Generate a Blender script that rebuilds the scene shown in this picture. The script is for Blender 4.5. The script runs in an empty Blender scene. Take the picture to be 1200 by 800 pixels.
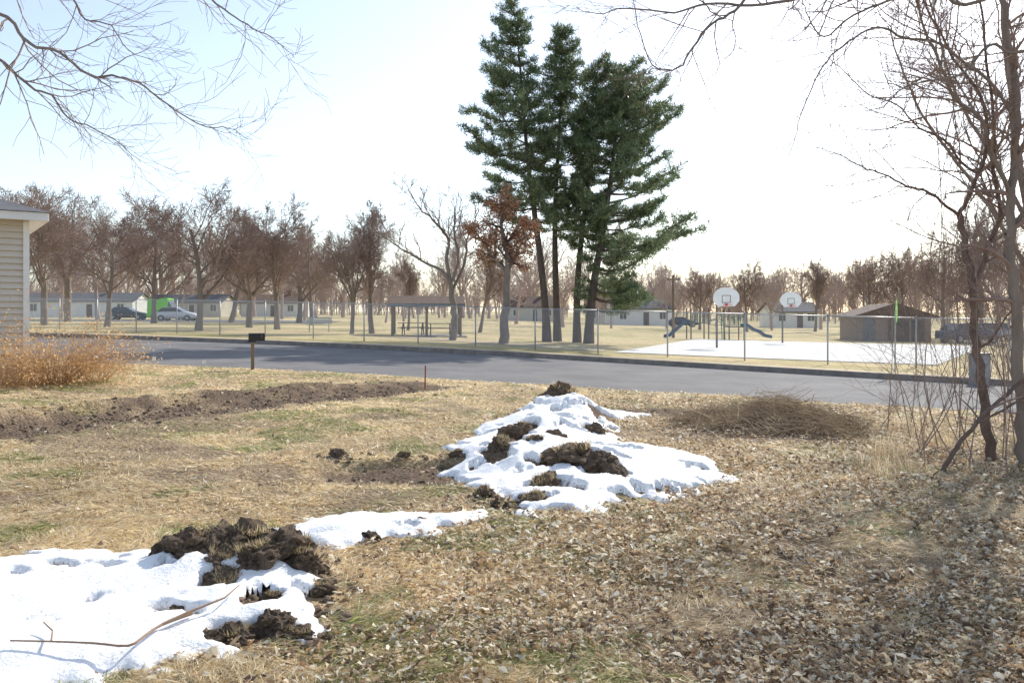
import bpy, math, random, bmesh
import numpy as np
from mathutils import Vector, Matrix, Quaternion
random.seed(7); rng=np.random.default_rng(7)
scene=bpy.context.scene
COL=scene.collection
F=960.0; EYE=1.65; HOR=365.0
# ---------------------------------------------------------------- noise / terrain
def _h(ix,iy,s):
    n=(ix.astype(np.int64)*374761393+iy.astype(np.int64)*668265263+s*1442695041)&0xffffffff
    n=((n^(n>>13))*1274126177)&0xffffffff
    return ((n^(n>>16))&0xffff)/65535.0
def vn(x,y,s=0):
    x=np.asarray(x,float); y=np.asarray(y,float)
    ix=np.floor(x); iy=np.floor(y); fx=x-ix; fy=y-iy
    fx=fx*fx*(3-2*fx); fy=fy*fy*(3-2*fy)
    a=_h(ix,iy,s); b=_h(ix+1,iy,s); c=_h(ix,iy+1,s); d=_h(ix+1,iy+1,s)
    return (a*(1-fx)+b*fx)*(1-fy)+(c*(1-fx)+d*fx)*fy
def fbm(x,y,s=0,o=4):
    t=0; a=.5; m=0
    for i in range(o):
        t=t+a*vn(np.asarray(x)*2**i+i*17.3,np.asarray(y)*2**i-i*9.1,s+i); m+=a; a*=.5
    return t/m
def sst(a,b,x):
    t=np.clip((x-a)/(b-a),0,1); return t*t*(3-2*t)
def base(x): return -0.75*np.tanh(np.asarray(x,float)/25)
NE=np.array([(-200,34),(-60,24),(-10,21.5),(-6.6,21),(-3.2,20.2),(0,18.9),(4.8,17.5),(8.7,15.9),(14,13.2),(30,4),(80,-25),(200,-95)])
FE=np.array([(-200,88),(-60,50.5),(-18.6,39.5),(-9,36.5),(0,33),(6.1,29.4),(12.8,25.2),(20,20.8),(40,9),(100,-26),(220,-95)])
FN=np.array([(-60,62),(-21.6,46),(-10,41),(-.4,36.8),(5.5,33.4),(12.6,30.4),(16.8,29.2),(40,24)])
def yn(x): return np.interp(x,NE[:,0],NE[:,1])
def yf(x): return np.interp(x,FE[:,0],FE[:,1])
MOUNDS=[(.1,9.2,.22,.6),(.8,8.4,.18,.6),(.75,12.2,.36,.6),(.45,10.8,.22,.7),(1.5,9.0,.12,.5),
        (-1.9,4.95,.10,.3),(-1.45,4.95,.12,.3),(-1.3,4.25,.05,.25),(3.8,12.3,.16,.9),(-2.8,4.5,.04,.7)]
TR=np.array([(-14,8.0),(-9,9.4),(-6.3,10.3),(-5.5,12),(-4.4,14),(-3.3,15.8),(-2.0,17.4)])
TR2=TR+np.array([-.8,.6])
def segdist(x,y,P,closed=False):
    d=np.full(np.shape(x),1e9)
    n=len(P)
    for i in range(n if closed else n-1):
        a=P[i]; b=P[(i+1)%n]; ab=b-a
        t=np.clip(((x-a[0])*ab[0]+(y-a[1])*ab[1])/(ab@ab),0,1)
        d=np.minimum(d,np.hypot(x-a[0]-t*ab[0],y-a[1]-t*ab[1]))
    return d
def inside(x,y,P):
    c=np.zeros(np.shape(x),bool); n=len(P); j=n-1
    for i in range(n):
        xi,yi=P[i]; xj,yj=P[j]
        if yi!=yj:
            c^=((yi>y)!=(yj>y))&(x<(xj-xi)*(y-yi)/(yj-yi)+xi)
        j=i
    return c
def mudf(x,y):
    w=(fbm(x*1.3,y*1.3,5,4)-.5)*1.7
    d=segdist(x,y,TR)
    m=(1-sst(.7,1.35,d+w))*(.75+.25*sst(.35,.5,fbm(x*3,y*3,6,3)))
    w=w*.65
    m=np.maximum(m,1-sst(.5,1.0,np.hypot((x+1.05)/1.25,(y-8.3)/.75)+w*.5))
    m=np.maximum(m,.9*(1-sst(.6,1.1,np.hypot((x-2.6)/1.3,(y-13.8)/1.0)+w*.6)))
    m=np.maximum(m,.8*(1-sst(.6,1.1,np.hypot((x-3.6)/1.5,(y-11.6)/.7)+w*.6)))
    for (mx,my,h,s) in MOUNDS[:8]:
        m=np.maximum(m,1-sst(.8,1.5,np.hypot(x-mx,y-my)/(s*1.0)+w*.6))
    return m
def H(x,y):
    x=np.asarray(x,float); y=np.asarray(y,float)
    z=base(x)
    near=1-sst(16,21,y)
    z=z+near*((fbm(x*.6,y*.6,1,2)-.5)*.09)
    m=mudf(x,y)*near
    z=z+near*(fbm(x*4,y*4,3,4)-.5)*.05+m*(fbm(x*3.0,y*3.0,9,5)-.5)*.13
    d=segdist(x,y,TR); d2=segdist(x,y,TR2)
    k2=(1-sst(18,20,y))
    z=z-.10*np.exp(-(d/.65)**2)*k2+.17*np.exp(-(d2/.26)**2)*k2*(.15+1.1*vn(x*1.1,y*1.1,8))
    z=z-.07*(1-sst(.75,.9,np.hypot((x+1.05)/1.25,(y-8.3)/.75)))*near
    for (mx,my,h,s) in MOUNDS:
        r=np.hypot(x-mx,y-my)/s
        z=z+h*np.exp(-r*r*.8)*(.75+.5*fbm(x*2.5,y*2.5,11,3))
    a=yn(x); b=yf(x)+.6
    z=z-.29*sst(0,.45,y-a)*(1-sst(-.3,0,y-b))
    z=z+(fbm(x*.01,y*.01,4,3)-.5)*2.0*sst(150,400,y)
    return z
def hz(x,y): return float(H(np.array([x]),np.array([y]))[0])
def W(px,py,d): return Vector(((px-600)/F*d,d,EYE-(py-HOR)/F*d))
def G(px,d):
    x=(px-600)/F*d; return Vector((x,d,hz(x,d)))
# ---------------------------------------------------------------- materials
def newmat(name):
    m=bpy.data.materials.new(name); m.use_nodes=True; nt=m.node_tree; nt.nodes.clear()
    out=nt.nodes.new('ShaderNodeOutputMaterial'); return m,nt,out
def N(nt,t,**k):
    n=nt.nodes.new(t)
    for a,b in k.items(): setattr(n,a,b)
    return n
def pm(name,c1,c2=None,scale=4.0,rough=.8,bump=.0,metal=0,bscale=None,stretch=None,spec=.3):
    m,nt,out=newmat(name); L=nt.links
    c2=c2 or tuple(c*.75 for c in c1)
    tc=N(nt,'ShaderNodeTexCoord'); mp=N(nt,'ShaderNodeMapping'); L.new(tc.outputs['Object'],mp.inputs[0])
    if stretch: mp.inputs['Scale'].default_value=stretch
    no=N(nt,'ShaderNodeTexNoise'); no.inputs['Scale'].default_value=scale; no.inputs['Detail'].default_value=8; no.inputs['Roughness'].default_value=.65
    L.new(mp.outputs[0],no.inputs['Vector'])
    cr=N(nt,'ShaderNodeValToRGB'); cr.color_ramp.elements[0].position=.35; cr.color_ramp.elements[1].position=.65
    cr.color_ramp.elements[0].color=(*c1,1); cr.color_ramp.elements[1].color=(*c2,1)
    L.new(no.outputs['Fac'],cr.inputs[0])
    b=N(nt,'ShaderNodeBsdfPrincipled'); b.inputs['Roughness'].default_value=rough; b.inputs['Metallic'].default_value=metal
    b.inputs['Specular IOR Level'].default_value=spec
    L.new(cr.outputs[0],b.inputs['Base Color'])
    if bump:
        n2=N(nt,'ShaderNodeTexNoise'); n2.inputs['Scale'].default_value=bscale or scale*6; n2.inputs['Detail'].default_value=6
        L.new(mp.outputs[0],n2.inputs['Vector'])
        bp=N(nt,'ShaderNodeBump'); bp.inputs['Strength'].default_value=bump; bp.inputs['Distance'].default_value=.02
        L.new(n2.outputs['Fac'],bp.inputs['Height']); L.new(bp.outputs[0],b.inputs['Normal'])
    L.new(b.outputs[0],out.inputs[0]); return m
def vmat(name,transl=.3,rough=.7,spec=.2):
    m,nt,out=newmat(name); L=nt.links
    at=N(nt,'ShaderNodeAttribute'); at.attribute_name='col'
    b=N(nt,'ShaderNodeBsdfPrincipled'); b.inputs['Roughness'].default_value=rough; b.inputs['Specular IOR Level'].default_value=spec
    L.new(at.outputs['Color'],b.inputs['Base Color'])
    if transl>0:
        t=N(nt,'ShaderNodeBsdfTranslucent'); L.new(at.outputs['Color'],t.inputs[0])
        mx=N(nt,'ShaderNodeMixShader'); mx.inputs[0].default_value=transl
        L.new(b.outputs[0],mx.inputs[1]); L.new(t.outputs[0],mx.inputs[2]); L.new(mx.outputs[0],out.inputs[0])
    else: L.new(b.outputs[0],out.inputs[0])
    return m
M={}
M['bark']=pm('bark_grey_brown',(.19,.155,.13),(.29,.24,.205),6,.9,.8,stretch=(1,1,.25))
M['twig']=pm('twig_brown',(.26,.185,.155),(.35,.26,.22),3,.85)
M['twighaze']=pm('twig_distant_haze',(.38,.29,.26),(.46,.37,.33),.6,.85)  # paler than near twigs and bark: distance haze put into the colour
M['pinebark']=pm('pine_bark',(.08,.06,.055),(.15,.12,.10),5,.95,.9,stretch=(1,1,.3))
M['darkbark']=pm('dark_bark',(.13,.09,.075),(.22,.16,.13),9,.9,.8,stretch=(1,1,.3))
M['leaf']=vmat('leaf_vertex',.42,.5,.45); M['grass']=vmat('straw_vertex',.55,.45,.5); M['needle']=vmat('needle_vertex',.3,.45,.5)
M['conc']=pm('concrete',(.46,.43,.38),(.36,.33,.29),2,.85,.3)
M['court']=pm('court_concrete',(.84,.82,.78),(.76,.74,.70),.5,.9,.2,spec=.1)
M['kerb']=pm('kerb_concrete',(.30,.27,.24),(.18,.16,.145),3,.9,.4)
M['galv']=pm('galvanised_steel',(.45,.46,.47),(.36,.37,.38),8,.45,metal=.6)
M['dirt']=pm('dark_soil',(.11,.076,.052),(.27,.195,.135),9,.95,1.0,bscale=40)
M['white']=pm('white_paint',(.80,.80,.78),(.72,.72,.70),2,.5)
M['glass']=pm('dark_glass',(.03,.035,.04),(.05,.055,.06),2,.1,spec=.8)
M['tyre']=pm('rubber',(.02,.02,.02),(.03,.03,.03),8,.8)
M['black']=pm('black_metal',(.02,.02,.022),(.035,.035,.035),6,.45)
M['wood']=pm('weathered_wood',(.26,.19,.13),(.17,.12,.085),5,.85,.5,stretch=(1,1,.2))
M['roofbrown']=pm('brown_shingle',(.19,.135,.11),(.13,.095,.075),3,.9,.6)
M['roofgrey']=pm('grey_shingle',(.17,.17,.175),(.12,.12,.125),3,.9,.6)
M['brick']=pm('tan_block',(.30,.22,.17),(.24,.17,.13),4,.9,.5)
M['red']=pm('red_paint',(.6,.07,.03),(.5,.05,.03),4,.5)
M['greenp']=pm('green_plastic',(.03,.20,.10),(.03,.16,.09),4,.4)
M['bluep']=pm('blue_plastic',(.02,.09,.18),(.02,.07,.15),4,.35)
M['signgreen']=pm('sign_green',(.22,.75,.10),(.18,.65,.09),4,.4)
# ---------------------------------------------------------------- mesh helpers
def mesh_np(name,V,quads=None,tris=None,mats=(),col=None,smooth=False,matidx=None):
    V=np.asarray(V,np.float32).reshape(-1,3)
    me=bpy.data.meshes.new(name)
    q=np.asarray(quads if quads is not None else [],np.int32).reshape(-1,4)
    t=np.asarray(tris if tris is not None else [],np.int32).reshape(-1,3)
    me.vertices.add(len(V)); me.vertices.foreach_set('co',V.ravel())
    loops=np.concatenate([q.ravel(),t.ravel()]); me.loops.add(len(loops)); me.loops.foreach_set('vertex_index',loops)
    nf=len(q)+len(t); me.polygons.add(nf)
    st=np.concatenate([np.arange(len(q))*4,len(q)*4+np.arange(len(t))*3]).astype(np.int32)
    me.polygons.foreach_set('loop_start',st)
    me.polygons.foreach_set('use_smooth',np.full(nf,smooth))
    for m in mats: me.materials.append(m)
    me.update(calc_edges=True)
    if col is not None:
        a=me.attributes.new('col','FLOAT_COLOR','POINT')
        c=np.ones((len(V),4),np.float32); c[:,:3]=col; a.data.foreach_set('color',c.ravel())
    return me
class MB:
    def __init__(s): s.v=[]; s.f=[]; s.m=[]
    def add(s,vs,fs,mi=0):
        o=len(s.v); s.v+= [tuple(v) for v in vs]; s.f+=[tuple(i+o for i in f) for f in fs]; s.m+=[mi]*len(fs); return s
    def box(s,x0,x1,y0,y1,z0,z1,mi=0,T=None):
        vs=[Vector(p) for p in ((x0,y0,z0),(x1,y0,z0),(x1,y1,z0),(x0,y1,z0),(x0,y0,z1),(x1,y0,z1),(x1,y1,z1),(x0,y1,z1))]
        if T: vs=[T@v for v in vs]
        return s.add(vs,[(0,3,2,1),(4,5,6,7),(0,1,5,4),(1,2,6,5),(2,3,7,6),(3,0,4,7)],mi)
    def tube(s,pts,rad,n=8,mi=0,cap=True):
        pts=[Vector(p) for p in pts]
        if not hasattr(rad,'__len__'): rad=[rad]*len(pts)
        vs=[];fs=[]
        t=(pts[-1]-pts[0]).normalized(); ref=Vector((1,0,0)) if abs(t.x)<.8 else Vector((0,1,0))
        for i,p in enumerate(pts):
            t=(pts[min(i+1,len(pts)-1)]-pts[max(i-1,0)]).normalized()
            u=t.cross(ref).normalized(); w=t.cross(u)
            for k in range(n):
                a=2*math.pi*k/n; vs.append(p+(u*math.cos(a)+w*math.sin(a))*rad[i])
        for i in range(len(pts)-1):
            for k in range(n):
                fs.append((i*n+k,i*n+(k+1)%n,(i+1)*n+(k+1)%n,(i+1)*n+k))
        if cap: fs.append(tuple(range(n))[::-1]); fs.append(tuple((len(pts)-1)*n+k for k in range(n)))
        return s.add(vs,fs,mi)
    def prism(s,poly,axis,a,b,mi=0):
        n=len(poly)
        if axis=='x': vs=[(a,p[0],p[1]) for p in poly]+[(b,p[0],p[1]) for p in poly]
        elif axis=='y': vs=[(p[0],a,p[1]) for p in poly]+[(p[0],b,p[1]) for p in poly]
        else: vs=[(p[0],p[1],a) for p in poly]+[(p[0],p[1],b) for p in poly]
        fs=[tuple(range(n))[::-1],tuple(range(n,2*n))]+[(i,(i+1)%n,n+(i+1)%n,n+i) for i in range(n)]
        return s.add(vs,fs,mi)
    def mesh(s,name,mats,smooth=False,bevel=0):
        me=bpy.data.meshes.new(name); me.from_pydata(s.v,[],s.f)
        for m in mats: me.materials.append(m)
        me.polygons.foreach_set('material_index',s.m)
        if smooth: me.polygons.foreach_set('use_smooth',[True]*len(s.f))
        bm=bmesh.new(); bm.from_mesh(me); bmesh.ops.recalc_face_normals(bm,faces=bm.faces)
        if bevel: bmesh.ops.bevel(bm,geom=bm.edges[:],offset=bevel,segments=2,affect='EDGES',profile=.6)
        bm.to_mesh(me); bm.free(); me.update(); return me
def obj(name,data,parent=None,loc=None,label=None,cat=None,group=None,kind=None):
    o=bpy.data.objects.new(name,data); COL.objects.link(o)
    if parent: o.parent=parent
    if loc is not None: o.location=loc
    if label: o['label']=label
    if cat: o['category']=cat
    if group: o['group']=group
    if kind: o['kind']=kind
    return o
def thing(name,label,cat,loc=(0,0,0),group=None,rot=0):
    o=obj(name,None,None,loc,label,cat,group); o.rotation_euler[2]=rot; o.empty_display_size=.3; return o
# ---------------------------------------------------------------- tubes batch
def tubes_np(lines):
    groups={}
    for L in lines: groups.setdefault((len(L[0]),L[2]),[]).append(L)
    Vs=[];Q=[];off=0
    for (K,n),ls in groups.items():
        P=np.array([[tuple(p) for p in l[0]] for l in ls]); R=np.array([l[1] for l in ls])
        Mn=len(ls)
        T=np.empty_like(P); T[:,1:-1]=P[:,2:]-P[:,:-2]; T[:,0]=P[:,1]-P[:,0]; T[:,-1]=P[:,-1]-P[:,-2]
        T/=np.linalg.norm(T,axis=2,keepdims=True)+1e-9
        main=P[:,-1]-P[:,0]; main/=np.linalg.norm(main,axis=1,keepdims=True)+1e-9
        ref=np.where(np.abs(main[:,0:1])<.6,np.array([[1.,0,0]]),np.array([[0,1.,0.2]]))[:,None,:]
        U=np.cross(T,ref); U/=np.linalg.norm(U,axis=2,keepdims=True)+1e-9; Wv=np.cross(T,U)
        a=np.arange(n)*2*np.pi/n
        ring=P[:,:,None,:]+(U[:,:,None,:]*np.cos(a)[None,None,:,None]+Wv[:,:,None,:]*np.sin(a)[None,None,:,None])*R[:,:,None,None]
        Vs.append(ring.reshape(-1,3))
        i=np.arange(K-1)[:,None]*n; k=np.arange(n)[None,:]
        q=np.stack([i+k,i+(k+1)%n,i+n+(k+1)%n,i+n+k],-1).reshape(-1,4)
        Q.append((q[None]+(np.arange(Mn)*K*n)[:,None,None]).reshape(-1,4)+off); off+=Mn*K*n
    return np.concatenate(Vs),np.concatenate(Q)
def tmesh(name,lines,mat,smooth=True):
    V,Q=tubes_np(lines); return mesh_np(name,V,Q,mats=[mat],smooth=smooth)
def rv(): return Vector((random.gauss(0,1),random.gauss(0,1),random.gauss(0,1))).normalized()
UP=Vector((0,0,1))
def grow(lines,p,d,L,r,lv,P):
    K=P['seg'][lv]; pts=[p]; d=d.normalized()
    for i in range(K-1):
        d=(d+rv()*P['wob'][lv]+UP*P['up'][lv]).normalized(); p=p+d*(L/(K-1)); pts.append(p)
    r1=max(r*P['tap'][lv],P['rmin']); rad=[r+(r1-r)*i/(K-1) for i in range(K)]
    lines.append((pts,rad,P['n'][lv],lv))
    spawn(lines,pts,rad,L,lv,P)
def spawn(lines,pts,rad,L,lv,P,nb=None,t0=None):
    if lv>=P['max']: return
    K=len(pts)
    nb=nb if nb is not None else P['nb'][lv]
    t0=t0 if t0 is not None else P['t0'][lv]
    rr0,rr1=P.get('rr',(.45,.7))
    for j in range(nb):
        t=t0+(1-t0)*(j+random.random())/nb
        s=min(t,.999)*(K-1); i=int(s); f=s-i
        q=pts[i].lerp(pts[i+1],f); tg=(pts[i+1]-pts[i]).normalized(); rr=rad[i]+(rad[i+1]-rad[i])*f
        ax=tg.cross(rv()).normalized(); ang=random.uniform(*P['ang'][lv])
        nd=Quaternion(ax,ang)@tg
        grow(lines,q,nd,L*random.uniform(*P['len'][lv])*(1.15-.55*t),max(rr*random.uniform(rr0,rr1),P['rmin']),lv+1,P)
def smooth_path(cp,sub=4):
    out=[]; n=len(cp)
    for i in range(n-1):
        p0=cp[max(i-1,0)];p1=cp[i];p2=cp[i+1];p3=cp[min(i+2,n-1)]
        for k in range(sub):
            t=k/sub
            out.append(.5*((2*p1)+(p2-p0)*t+(2*p0-5*p1+4*p2-p3)*t*t+(3*p1-p0-3*p2+p3)*t**3))
    out.append(cp[-1]); return out
# ---------------------------------------------------------------- ground
def axis(fine,lo,hi,f0,f1,g=1.12):
    c=list(np.arange(f0,f1,fine)); s=fine; v=f1
    while v<hi: c.append(v); s*=g; v+=s
    s=fine; v=f0-fine; pre=[]
    while v>lo: pre.append(v); s*=g; v-=s
    return np.array(pre[::-1]+c)
xs=axis(.05,-3000,3000,-9,7.5,1.1)
ys=np.concatenate([np.arange(-60,2,2.),np.arange(2,18,.05),np.arange(18,52,.2)])
v=52;s=.3;ex=[]
while v<3500: ex.append(v); s*=1.1; v+=s
ys=np.concatenate([ys,ex])
X,Y=np.meshgrid(xs,ys); Z=H(X,Y)
mud=mudf(X,Y)*(1-sst(18.5,20,Y))
n1=fbm(X*.8,Y*.8,21,4); n2=fbm(X*6,Y*6,22,3); n3=fbm(X*.12,Y*.12,23,3)
straw=np.array([.66,.51,.30]); brn=np.array([.46,.34,.21]); grn=np.array([.27,.26,.11]); mudc=np.array([.19,.135,.095]); park=np.array([.74,.60,.34])
c=straw+(brn-straw)*sst(.4,.65,n1)[...,None]
c=c+(grn-c)*(sst(.52,.7,fbm(X*1.7,Y*1.7,25,3))*.45)[...,None]
pk=sst(-2,2,Y-yf(X))[...,None]; pc=park*(.75+.5*n3[...,None])+(np.array([.50,.45,.20])-park)*(.6*sst(.42,.6,fbm(X*.25,Y*.25,31,3)))[...,None]
c=c*(1-pk)+pc*pk
rt=(sst(-.5,3.5,X-(Y-6)*.1)*(1-sst(14,18,Y)))[...,None]*.55
c=c*(1-rt)+np.array([.38,.28,.19])*rt
bare=(sst(.54,.64,fbm(X*.9,Y*.9,83,4))*(1-sst(13,17,Y)))[...,None]*.7
c=c*(1-bare)+np.array([.26,.19,.13])*bare
c=c*(1-mud[...,None])+mudc*mud[...,None]
c=c*(.7+.6*n2[...,None])
nx,ny=len(xs),len(ys)
ii=(np.arange(ny-1)[:,None]*nx+np.arange(nx-1)[None,:])
Q=np.stack([ii,ii+1,ii+nx+1,ii+nx],-1).reshape(-1,4)
m,nt,out=newmat('ground_soil_grass'); L=nt.links
at=N(nt,'ShaderNodeAttribute'); at.attribute_name='col'
tc=N(nt,'ShaderNodeTexCoord')
no=N(nt,'ShaderNodeTexNoise'); no.inputs['Scale'].default_value=22; no.inputs['Detail'].default_value=9; no.inputs['Roughness'].default_value=.75
L.new(tc.outputs['Object'],no.inputs['Vector'])
vo=N(nt,'ShaderNodeTexVoronoi'); vo.inputs['Scale'].default_value=26; L.new(tc.outputs['Object'],vo.inputs['Vector'])
cr=N(nt,'ShaderNodeValToRGB'); cr.color_ramp.elements[0].position=.32; cr.color_ramp.elements[0].color=(.4,.38,.35,1); cr.color_ramp.elements[1].position=.68; cr.color_ramp.elements[1].color=(1.35,1.35,1.35,1)
L.new(no.outputs['Fac'],cr.inputs[0])
mx=N(nt,'ShaderNodeMix',data_type='RGBA',blend_type='MULTIPLY'); mx.inputs[0].default_value=1
L.new(at.outputs['Color'],mx.inputs[6]); L.new(cr.outputs[0],mx.inputs[7])
b=N(nt,'ShaderNodeBsdfPrincipled'); b.inputs['Roughness'].default_value=.95; b.inputs['Specular IOR Level'].default_value=.15
L.new(mx.outputs[2],b.inputs['Base Color'])
ad=N(nt,'ShaderNodeMath',operation='ADD'); L.new(no.outputs['Fac'],ad.inputs[0]); L.new(vo.outputs['Distance'],ad.inputs[1])
bp=N(nt,'ShaderNodeBump'); bp.inputs['Strength'].default_value=.8; bp.inputs['Distance'].default_value=.03
L.new(ad.outputs[0],bp.inputs['Height']); L.new(bp.outputs[0],b.inputs['Normal']); L.new(b.outputs[0],out.inputs[0])
me=mesh_np('ground',np.stack([X,Y,Z],-1),Q,mats=[m],col=c.reshape(-1,3),smooth=True)
obj('ground',me,kind='structure',label='dormant straw coloured lawn with churned bare soil')
def strip(name,x0,x1,step,ya,yb,za,zb,mat,label,kind='structure',sub=6):
    xs=np.arange(x0,x1+step,step); V=[];Qs=[]
    for x in xs:
        for k in range(sub+1):
            t=k/sub; V.append((x,ya(x)*(1-t)+yb(x)*t,float(base(x))+za*(1-t)+zb*t))
    for i in range(len(xs)-1):
        for k in range(sub):
            a=i*(sub+1)+k; Qs.append((a,a+sub+1,a+sub+2,a+1))
    me=mesh_np(name,V,Qs,mats=[mat],smooth=True); return obj(name,me,kind=kind,label=label)
M['asph']=pm('asphalt',(.235,.225,.22),(.165,.16,.16),.5,.85,.6,bscale=60,spec=.15)
strip('road',-190,190,1,yn,yf,-.15,-.15,M['asph'],'grey asphalt street')
xsx=np.arange(-150,150,1.)
mb=MB()
for a,b_ in zip(xsx[:-1],xsx[1:]):
    z0=float(base(a)); z1=float(base(b_)); A0=float(yf(a)); B0=float(yf(b_))
    mb.add([(a,A0,z0-.2),(b_,B0,z1-.2),(a,A0+.02,z0+.03),(b_,B0+.02,z1+.03),(a,A0+.17,z0+.03),(b_,B0+.17,z1+.03),(a,A0+.17,z0-.15),(b_,B0+.17,z1-.15)],
           [(0,1,3,2),(2,3,5,4),(4,5,7,6)])
me=mb.mesh('kerb',[M['kerb']]); obj('kerb',me,kind='structure',label='concrete kerb along the street')
M['verge']=pm('verge_gravel',(.60,.49,.33),(.44,.35,.23),2.5,.95,.6,bscale=20)
strip('sidewalk',-150,150,1,lambda x:float(yf(x))+.18,lambda x:float(yf(x))+1.5,.018,.018,M['verge'],'dusty sidewalk behind the kerb',sub=2)
def patch(name,poly,dz,mat,label):
    n=40; P=np.array(poly)
    V=[];Qs=[]
    for i in range(n+1):
        for j in range(13):
            u=i/n;w=j/12
            p=(P[0]*(1-u)+P[1]*u)*(1-w)+(P[3]*(1-u)+P[2]*u)*w
            V.append((p[0],p[1],float(base(p[0]))+dz))
    for i in range(n):
        for j in range(12):
            a=i*13+j; Qs.append((a,a+13,a+14,a+1))
    obj(name,mesh_np(name,V,Qs,mats=[mat]),kind='structure',label=label)
patch('basketball_court',[(4.4,35.6),(16.5,31.8),(31,54),(13.5,60)],.025,M['court'],'pale concrete basketball court')
patch('path',[(-8,47),(4.0,36.2),(4.5,38.2),(-6,49)],.018,M['verge'],'worn path across the park lawn')
patch('parking_lot',[(-64,78),(-18,78),(-20,96),(-68,96)],.03,M['asph'],'asphalt parking lot beside the park')
# ---------------------------------------------------------------- snow
S1=np.array([(-.67,8.6),(-.75,9.6),(-.45,10.8),(0,11.8),(.5,12.8),(1.2,13.4),(2.2,13.4),(1.6,12.0),(1.3,11.0),(1.6,10.3),(2.1,9.6),(2.35,8.8),(2.0,8.0),(1.4,7.5),(.8,7.0),(.3,6.7),(-.1,6.7),(-.1,7.2),(-.4,7.8)])
S2=np.array([(-3.7,4.65),(-3.0,5.1),(-2.6,5.35),(-2.1,5.2),(-1.6,5.05),(-1.2,5.0),(-.95,4.8),(-.92,4.2),(-1.05,3.95),(-1.4,3.72),(-1.8,3.4),(-2.2,2.6),(-5.5,2.6),(-5.5,4.2)])
S3=np.array([(-1.95,6.0),(-1.65,6.45),(-1.2,6.55),(-.85,6.55),(-.25,6.65),(-.2,6.35),(-.55,6.0),(-.9,5.7),(-1.25,5.5),(-1.7,5.7)])
DB=[(.0,9.35,.30,.44),(-.15,8.7,.16,.22),(.62,8.25,.44,.27),(.9,7.9,.2,.13),(.75,12.35,.32,.3),(.35,7.5,.25,.16),(.15,7.05,.18,.11),(.5,9.6,.18,.4),(1.0,10.6,.18,.25),(.15,10.4,.15,.25),(1.3,9.7,.22,.12),(1.2,11.8,.1,.25),
    (-1.85,4.95,.28,.16),(-1.45,4.98,.34,.2),(-1.1,4.6,.08,.15),(-1.22,4.0,.2,.12),(-1.75,4.25,.15,.05),(-2.6,4.75,.12,.04),(-1.35,4.4,.09,.12),(-1.65,4.6,.1,.1)]
m,nt,out=newmat('snow'); L=nt.links
tc=N(nt,'ShaderNodeTexCoord'); no=N(nt,'ShaderNodeTexNoise'); no.inputs['Scale'].default_value=7; no.inputs['Detail'].default_value=10; no.inputs['Roughness'].default_value=.7
L.new(tc.outputs['Object'],no.inputs['Vector'])
n4=N(nt,'ShaderNodeTexNoise'); n4.inputs['Scale'].default_value=55; n4.inputs['Detail'].default_value=4; L.new(tc.outputs['Object'],n4.inputs['Vector'])
mu=N(nt,'ShaderNodeMath',operation='MULTIPLY'); L.new(no.outputs['Fac'],mu.inputs[0]); L.new(n4.outputs['Fac'],mu.inputs[1])
at=N(nt,'ShaderNodeAttribute'); at.attribute_name='col'
ad=N(nt,'ShaderNodeMath',operation='ADD'); L.new(mu.outputs[0],ad.inputs[0]); L.new(at.outputs['Fac'],ad.inputs[1])
cr=N(nt,'ShaderNodeValToRGB'); cr.color_ramp.elements[0].position=.38; cr.color_ramp.elements[0].color=(.94,.935,.93,1); cr.color_ramp.elements[1].position=.56; cr.color_ramp.elements[1].color=(.26,.19,.13,1)
L.new(ad.outputs[0],cr.inputs[0])
b=N(nt,'ShaderNodeBsdfPrincipled'); b.inputs['Roughness'].default_value=.55; L.new(cr.outputs[0],b.inputs['Base Color'])
ad2=N(nt,'ShaderNodeMath',operation='MULTIPLY_ADD'); L.new(n4.outputs['Fac'],ad2.inputs[0]); ad2.inputs[1].default_value=.35; L.new(no.outputs['Fac'],ad2.inputs[2])
bp=N(nt,'ShaderNodeBump'); bp.inputs['Strength'].default_value=.55; bp.inputs['Distance'].default_value=.04
L.new(ad2.outputs[0],bp.inputs['Height']); L.new(bp.outputs[0],b.inputs['Normal']); L.new(b.outputs[0],out.inputs[0])
SNOW=m
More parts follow.
